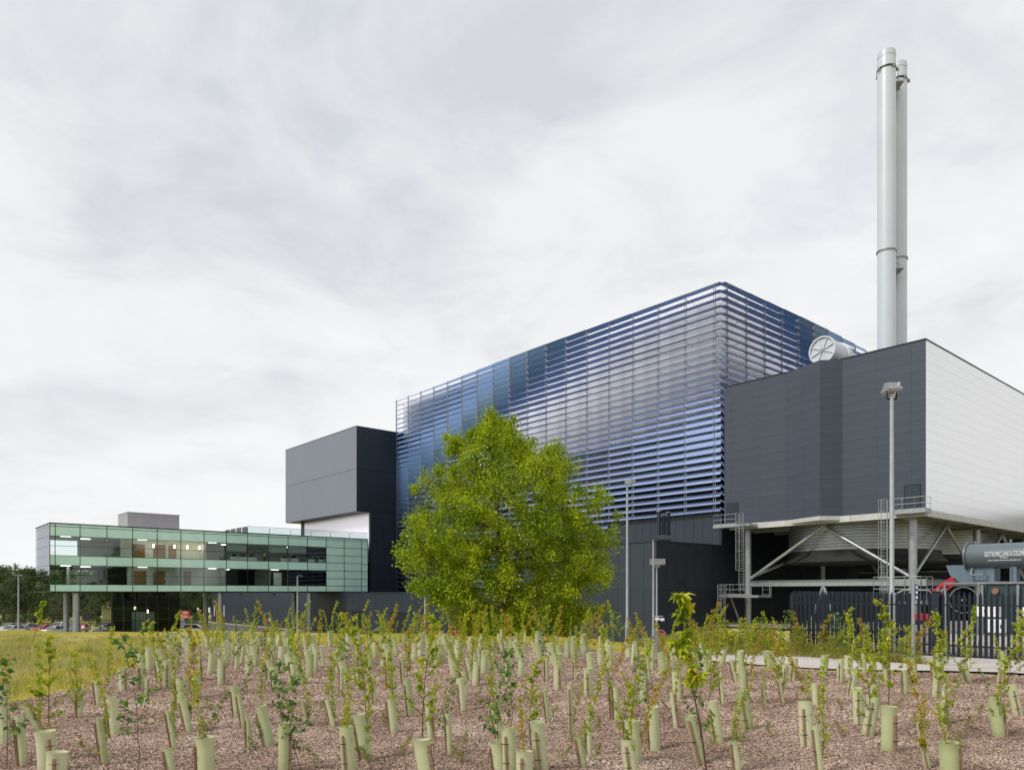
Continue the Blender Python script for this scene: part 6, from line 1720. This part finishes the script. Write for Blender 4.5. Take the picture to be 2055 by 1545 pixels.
MEAS = [(12, 1493, 119, 20, -6), (80, 1466, 62, 14, -34), (47, 1535, 99, 17, -10), (96, 1550, 82, 33, -4), (113, 1572, 62, 38, 0), (160, 1440, 58, 13, -6), (198, 1415, 50, 9, -5), (212, 1535, 93, 14, -11), (231, 1475, 77, 20, -8), (247, 1387, 47, 13, -2),
        (285, 1384, 47, 12, 0), (294, 1414, 53, 6, 0), (336, 1380, 55, 15, 0), (366, 1424, 62, 22, 0), (381, 1469, 66, 13, -15), (397, 1400, 53, 14, -3), (350, 1503, 78, 9, -13), (344, 1555, 52, 18, -12), (414, 1568, 88, 35, -2), (477, 1440, 64, 16, -6),
        (490, 1462, 70, 9, -11), (500, 1502, 60, 10, -2), (542, 1498, 83, 21, -18), (570, 1550, 98, 24, 1), (618, 1458, 53, 8, -8), (669, 1458, 55, 9, -13), (702, 1555, 97, 28, -8), (737, 1527, 94, 25, -16), (792, 1470, 68, 17, -7), (824, 1438, 76, 16, -8),
        (928, 1427, 65, 15, -6), (932, 1397, 51, 13, -3), (955, 1376, 48, 15, 2), (857, 1556, 71, 34, -12), (865, 1484, 79, 12, -7), (903, 1514, 82, 8, -4), (1003, 1483, 73, 22, -15), (1006, 1552, 65, 30, -8), (553, 1389, 51, 15, -6), (751, 1415, 62, 10, -4),
        (685, 1399, 57, 6, 0), (720, 1384, 45, 9, 0), (783, 1384, 51, 12, -1), (587, 1389, 37, 8, -7), (1024, 1555, 93, 28, -4), (1053, 1572, 64, 32, -1), (1088, 1546, 98, 28, -11), (1147, 1490, 115, 10, -4), (1184, 1517, 78, 11, -4), (1173, 1542, 64, 14, -12),
        (1181, 1398, 57, 18, -1), (1238, 1444, 67, 14, -3), (1227, 1442, 77, 8, -5), (1268, 1558, 73, 29, -8), (1275, 1528, 83, 28, -8), (1314, 1506, 88, 23, -5), (1357, 1462, 74, 8, -9), (1360, 1404, 57, 18, -2), (1292, 1412, 61, 18, -1), (1407, 1535, 99, 20, -23),
        (1442, 1490, 83, 22, -12), (1500, 1463, 77, 24, -12), (1451, 1414, 64, 8, -6), (1492, 1386, 49, 14, -3), (1119, 1384, 52, 15, -1), (1100, 1450, 66, 8, -8), (1480, 1550, 62, 16, -7), (1620, 1498, 90, 28, -1), (1647, 1556, 98, 14, -9), (1723, 1454, 73, 19, 0),
        (1741, 1477, 81, 25, 16), (1783, 1508, 91, 29, 0), (1862, 1543, 96, 13, -10), (1906, 1560, 70, 36, -3), (1896, 1454, 73, 17, 6), (2005, 1479, 79, 24, -7), (2044, 1438, 65, 18, -12), (1879, 1400, 47, 18, 3), (1588, 1366, 46, 15, 6), (1706, 1397, 52, 14, 8),
        (1685, 1371, 48, 12, 3), (1571, 1383, 52, 12, 3), (1572, 1414, 52, 8, -10), (1637, 1416, 44, 12, -2), (1534, 1424, 59, 6, -5), (1817, 1393, 48, 11, -1), (1755, 1410, 38, 15, 0), (2005, 1400, 60, 12, 7), (1153, 1364, 39, 6, 0), (1045, 1360, 45, 14, 3)]
tubes = []
for (px, py, hp, wp, dx_) in MEAS:
    x, d = ground_px(px, py)
    tubes.append((px, py, x, d, hp * d / F, wp * d / F, dx_ / max(hp, 1)))
# more tubes further back, in the loose rows of the planting
rr_ = random.Random(21)
tries = 0
taken = [(t_[2], t_[3]) for t_ in tubes]
while len(tubes) < 285 and tries < 20000:
    tries += 1
    py = 1293 + (rr_.random() ** 1.4) * 82
    px = rr_.uniform(300, 1560) if py < 1335 else rr_.uniform(250, 2055)
    x, d = ground_px(px, py)
    if not bool(in_bed(np.array(x), np.array(d))): continue
    md = .45 if d > 20 else .8
    if any((x - a) ** 2 + (d - b) ** 2 < md * md for a, b in taken): continue
    taken.append((x, d))
    w = rr_.choice((.19, .19, .2, .1, .1)); tubes.append((px, py, x, d, rr_.uniform(.5, .66), w, rr_.gauss(-.06, .1)))
bands = [(1520, 'nearest row'), (1480, 'second row'), (1445, 'third row'), (1412, 'fourth row'), (1388, 'fifth row'), (1362, 'sixth row'), (1340, 'seventh row'), (1318, 'eighth row'), (1302, 'ninth row'), (0, 'farthest row')]
tubes.sort(key=lambda q: q[0])
cnt = {}
for (px, py, x, d, h, w, ln) in tubes:
    wide = 1 if w > .135 else 0
    meshes, stk_, tie_, rr = TP[wide]
    band = next(n_ for lim, n_ in bands if py >= lim)
    near = py >= 1362
    lean_w = 'leaning left' if ln < -.09 else 'leaning right' if ln > .05 else 'upright'
    key = (band, place_word(px)); cnt[key] = cnt.get(key, -1) + 1
    lab = '%s %s tree tube, %s, %s%s' % ('wide' if wide else 'slim', lean_w, band, place_word(px), '' if cnt[key] == 0 else ', ' + ords[cnt[key]])
    sz = h / .60; sw_ = min(max(w / (.196 if wide else .104), .7), 1.35)
    side = -1 if rr_.random() < .7 else 1
    rot = (rr_.gauss(0, .05), math.atan(ln), 0)
    if near:
        e_ = link('tree_tube', None, None, (x, d, Hf(x, d) + .008), rot, (sw_, sw_, sz))
        link('tube', meshes[int(rr_.random() * 3)], e_, rot=(0, 0, rr_.uniform(0, 6.28)))
        an = R(-90) + side * R(rr_.uniform(15, 80))
        link('stake', stk_, e_, (rr * math.cos(an), rr * math.sin(an), 0), (0, 0, an))
        for q_ in tie_: link('tie', q_, e_, rot=(0, 0, an + math.pi))
    else:
        e_ = link('tree_tube', meshes[int(rr_.random() * 3)], None, (x, d, Hf(x, d) + .008), rot, (sw_, sw_, sz))
    tag(e_, lab, 'tree tube', 'pale green tree tubes in the planting bed')

# wispy saplings that have grown out of the tubes
wr = random.Random(77)
cands = [q for q in tubes if q[1] > 1295]
wr.shuffle(cands)
wc = {}
for (px, py, x, d, h, w, ln) in sorted(cands[:165]):
    st_ = wr.choice(('slim', 'slim', 'amber', 'maple', 'slim', 'maple', 'slim', 'birch')); hh = wr.uniform(.8, 1.55)
    band = next(n_ for lim, n_ in bands if py >= lim)
    key = (band, place_word(px)); wc[key] = wc.get(key, -1) + 1
    sapling(st_, x, d, hh, 'wispy %s sapling in tube, %s, %s%s' % (styl[st_].split()[-1], band, place_word(px), '' if not wc[key] else ', ' + ords[wc[key]]), 'wispy saplings rising from the tubes', wid=.62)
# tufts standing above the meadow
def tufts(n):
    c = 420; ty_ = np.sqrt(rng.uniform(12 ** 2, 36 ** 2, c)); tx_ = rng.uniform(-.78, -.28, c) * ty_
    k = tx_ < bed_left(np.minimum(ty_, 33)) - .2; tx_, ty_ = tx_[k], ty_[k]
    i = rng.integers(0, len(tx_), n); return tx_[i] + rng.normal(0, .16, n), ty_[i] + rng.normal(0, .16, n)
grass('meadow_tufts', 'taller straw and green tufts dotted over the meadow', 26000, tufts, .14, .42, .008, leaf_mat('tuft_blade', [(0.14, 0.19, 0.03), (0.28, 0.31, 0.05), (0.55, 0.48, 0.2), (0.72, 0.64, 0.4)], transl=.25, rough=.7, patch=.8), True)
